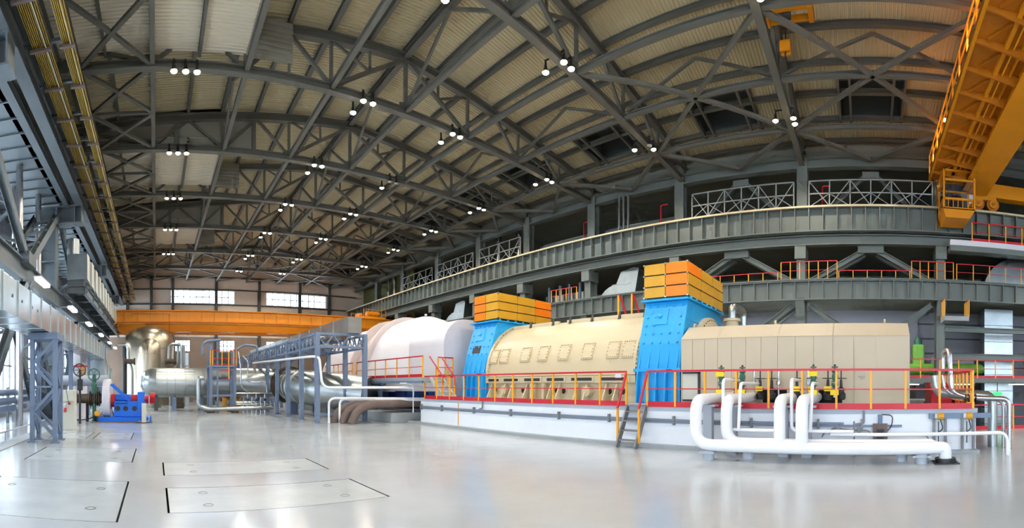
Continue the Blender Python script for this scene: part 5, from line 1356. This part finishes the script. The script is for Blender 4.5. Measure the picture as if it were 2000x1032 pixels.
MB().box(27.57, 27.6, -10.25, -10.15, 7.92, 10.2).build('seam', 'ss', t)
sm = sroot('floor_gallery_strip'); MB().box(26.4, RB, -26, 8, 7.1, 7.92).build('slab', 'walldark', sm)
railing('red and yellow railing on the gallery in front of the duct elbow', [(RC - .6, -14, 7.92), (RC - .6, -5.2, 7.92)], .95, 1.0, toe=False, thick=.045)
railing('tall red and yellow railing on the gallery by the crane cab column', [(RC - .62, -5.0, 7.92), (RC - .62, -2.6, 7.92)], 1.0, .5, toe=False, thick=.045)
railing('tall red and yellow railing on the gallery left of the middle column', [(RC - .62, 1.6, 7.92), (RC - .62, 4.8, 7.92)], 1.0, .5, toe=False, thick=.045)
railing('low red railing on the gallery above the beige enclosure', [(RC - .6, -2.5, 7.92), (RC - .6, 1.5, 7.92)], .45, .8, toe=False, mid=0, thick=.04)
railing('low red railing on the gallery behind the near orange cage', [(RC - .6, 5.0, 7.92), (RC - .6, 10.2, 7.92)], .45, .8, toe=False, mid=0, thick=.04)
railing('red and yellow railing on the gallery between the orange cages', [(RC - .6, 18.9, 7.92), (RC - .6, 21.2, 7.92)], .9, .5, toe=False, thick=.045)
t = thing('crane_platform', 'white edged platform with ladder access under the big crane', 'platform', (25.05, -9, 9.5))
MB().box(24.9, 25.2, -15, -4.75, 9.8, 10.1).build('deck', 'white', t)
MB().box(24.95, 25.72, -15, -4.75, 9.5, 9.8).build('deck_beam', 'steel', t)
railing('red and yellow railing on the white platform under the big crane', [(24.95, -15, 10.1), (24.95, -6.0, 10.1)], 1.05, 1.0, mid=1)
t = thing('landing', 'small grey landing with yellow side railings below the gallery girder', 'platform', (25.2, -5, 5.5))
MB().box(24.6, 25.9, -5.75, -4.35, 5.5, 5.75).build('deck', 'curb', t)
for y in (-5.75, -4.35):
    for k in range(4): MB().bar((24.65 + k * .38, y, 5.75), (24.65 + k * .38, y, 6.7), .05, .05).build('post', 'yellow', t)
    MB().bar((24.6, y, 6.7), (25.85, y, 6.7), .05, .05).build('rail', 'red', t)
t = thing('ship_ladder', 'steep yellow ladder at the right edge below the gallery', 'ladder', (27, -10, 2.3))
for d in (0, .8): MB().bar((27.0, -9.9 - d, 2.3), (27.0, -11.2 - d, 6.8), .08, .1).build('stringer', 'yellow', t)
for k in range(12): MB().bar((27.0, -9.95 - k * .108, 2.5 + k * .37), (27.0, -10.7 - k * .108, 2.5 + k * .37), .05, .04).build('rung', 'stairgrey', t)
TL2 = TL.copy(); TL2.energy = 7
for k, (y, z) in enumerate(((-2.6, 1.98), (-5.6, 1.98), (-8.9, 1.98), (-10.2, 3.3))):
    t = thing('strip_light', '%s lit strip light under the slabs at the lower right from the left' % ORD[k], 'lamp', (26, y, z - .1), 'strip lights at the lower right')
    MB().box(25.6, 25.75, y - .45, y + .45, z - .06, z - .01).build('diffuser', 'striplight', t)
    MB().box(25.55, 25.8, y - .72, y + .72, z - .01, z + .07).build('housing', 'white', t)
    lo = bpy.data.objects.new('strip_lamp', TL2); COL.objects.link(lo); lo.parent = t; lo.location = (-.3, 0, -.05)
t = thing('green_tank', 'lime green upright equipment beside the column behind the enclosure', 'machine', (28, -3.2, 2.3))
MB().box(27.4, 28.2, -3.6, -2.9, 2.3, 4.4).build('body', 'greenp', t, bevel=.08)
MB().lathe((27.8, -3.25, 4.4), [(.25, 0), (.25, .3), (.1, .5), (.001, .5)], n=14).build('cap', 'greenv', t, True)
tag(MB().tube([(27.2, -2.3, 2.9), (27.2, -7.0, 2.9), (28.2, -7.3, 2.9)], .32, .6, 14).build('green_pipe', 'greenp', None, True), 'thick lime green pipe on the mezzanine', 'pipe')
t = thing('white_cabinet', 'long pale cabinet standing on the mezzanine behind the green pipe', 'cabinet', (29, -6, 2.3))
for k in range(3): MB().box(28.6, 29.4, -7.0 + k * .95, -6.07 + k * .95, 2.3, 3.7).build('cabinet_door', 'plinthtop', t, bevel=.02)
t = thing('exit_sign', 'small lit green exit sign under the mezzanine', 'sign', (25.2, -7.6, 1.35))
MB().box(25.18, 25.24, -7.85, -7.3, 1.3, 1.5).build('sign_face', emis('exit_green', (40, 220, 80), 2.), t)
MB().box(25.19, 25.23, -7.6, -7.56, 1.5, 2.05).build('sign_hanger', 'dkmetal', t)
t = thing('lower_door', 'yellowish lit doorway panel under the mezzanine', 'door', (30, -5.2, -1.6))
MB().box(29.0, 29.1, -6.4, -4.0, -1.6, 1.9).build('door_leaf', 'cabinet', t); MB().box(28.95, 29.0, -5.25, -5.15, -1.6, 1.9).build('door_seam', 'steeldk', t)

for k, y in enumerate((-1.6, 1.2, 6.2, 9.2, 14., 21.)):  # fill lights added out of sight to brighten the dark bay wall
    t = thing('bay_fill_light', '%s added fill light hidden under the gallery behind the girder, counted from the right' % ORD[k], 'lamp', (26.3, y, 6.8), 'added fill lights under the gallery')
    MB().box(26.02, 26.18, y - .7, y + .7, 6.84, 6.87).build('diffuser', 'tubelight', t)
    MB().box(26.0, 26.45, y - .72, y + .72, 6.87, 6.9).build('housing', 'white', t)
    lo = bpy.data.objects.new('bay_fill_lamp', TL); COL.objects.link(lo); lo.parent = t; lo.location = (-.2, 0, .0)
# ------------------------------------------------------------------ machinery glimpsed behind the machines
for k, (y, z, lb) in enumerate(((15.8, 7.1, 'silver curved air duct on the gallery left of the near orange cage'), (33.8, 7.1, 'silver curved air duct on the gallery left of the far orange cage'))):
    t = thing('air_handling_duct', lb, 'duct', (27, y, z))
    pr = [(y + 2.2, z)] + [(y + .6 + 1.6 * cos(pi / 2 * a / 8), z + 1.75 * sin(pi / 2 * a / 8)) for a in range(9)] + [(y + .2, z + 2.6), (y - .8, z + 2.8), (y - 1.2, z + 2.7), (y - .7, z)]
    MB().prism(pr, 26.6, 28.4, 'yz').build('duct_shell', 'galv', t)
    MB().box(26.57, 26.62, y - .6, y + .9, z + 1.73, z + 1.78).build('seam', 'ss', t)
for k, y in enumerate((19.1, 20.0, 21.0, 21.9, 23.0)):
    tag(MB().cyl((27.3, y, 7.1), (27.3, y, 9.6), .11, 12).build('gallery_post', 'bluesteel', None, True), '%s slim blue grey post on the gallery between the orange cages from the right' % ORD[k], 'post', 'slim gallery posts')
t = thing('gallery_unit', 'silver air unit on the gallery between the orange cages', 'machine', (28, 18.5, 7.1))
for k in range(4): MB().box(27.6, 28.6, 19.3 + k * 1.1, 20.35 + k * 1.1, 7.1, 9.0).build('unit_section', 'galv', t, bevel=.03)
t = thing('low_duct', 'silver ribbed duct low behind the beige casing', 'duct', (24, 11, 0))
for k in range(4): MB().box(23.6, 24.8, 10.2, 11.6, 1.5 * k, 1.5 * k + 1.47).build('duct_section', 'galv', t)
for k, (y, h_) in enumerate(((10., 3.6), (14.8, 3.4), (19.5, 3.8))):
    t = thing('auxiliary_machine', '%s dark auxiliary machine block behind the turbine from the right' % ORD[k], 'machine', (28.5, y, 0))
    MB().box(27.2, 29.5, y - 1.5, y + 1.5, 0, h_).build('body', 'steeldk', t, bevel=.05)
    MB().cyl((28.2, y - .6, h_), (28.2, y - .6, h_ + .8), .3, 14).build('stack', 'ss', t, True)
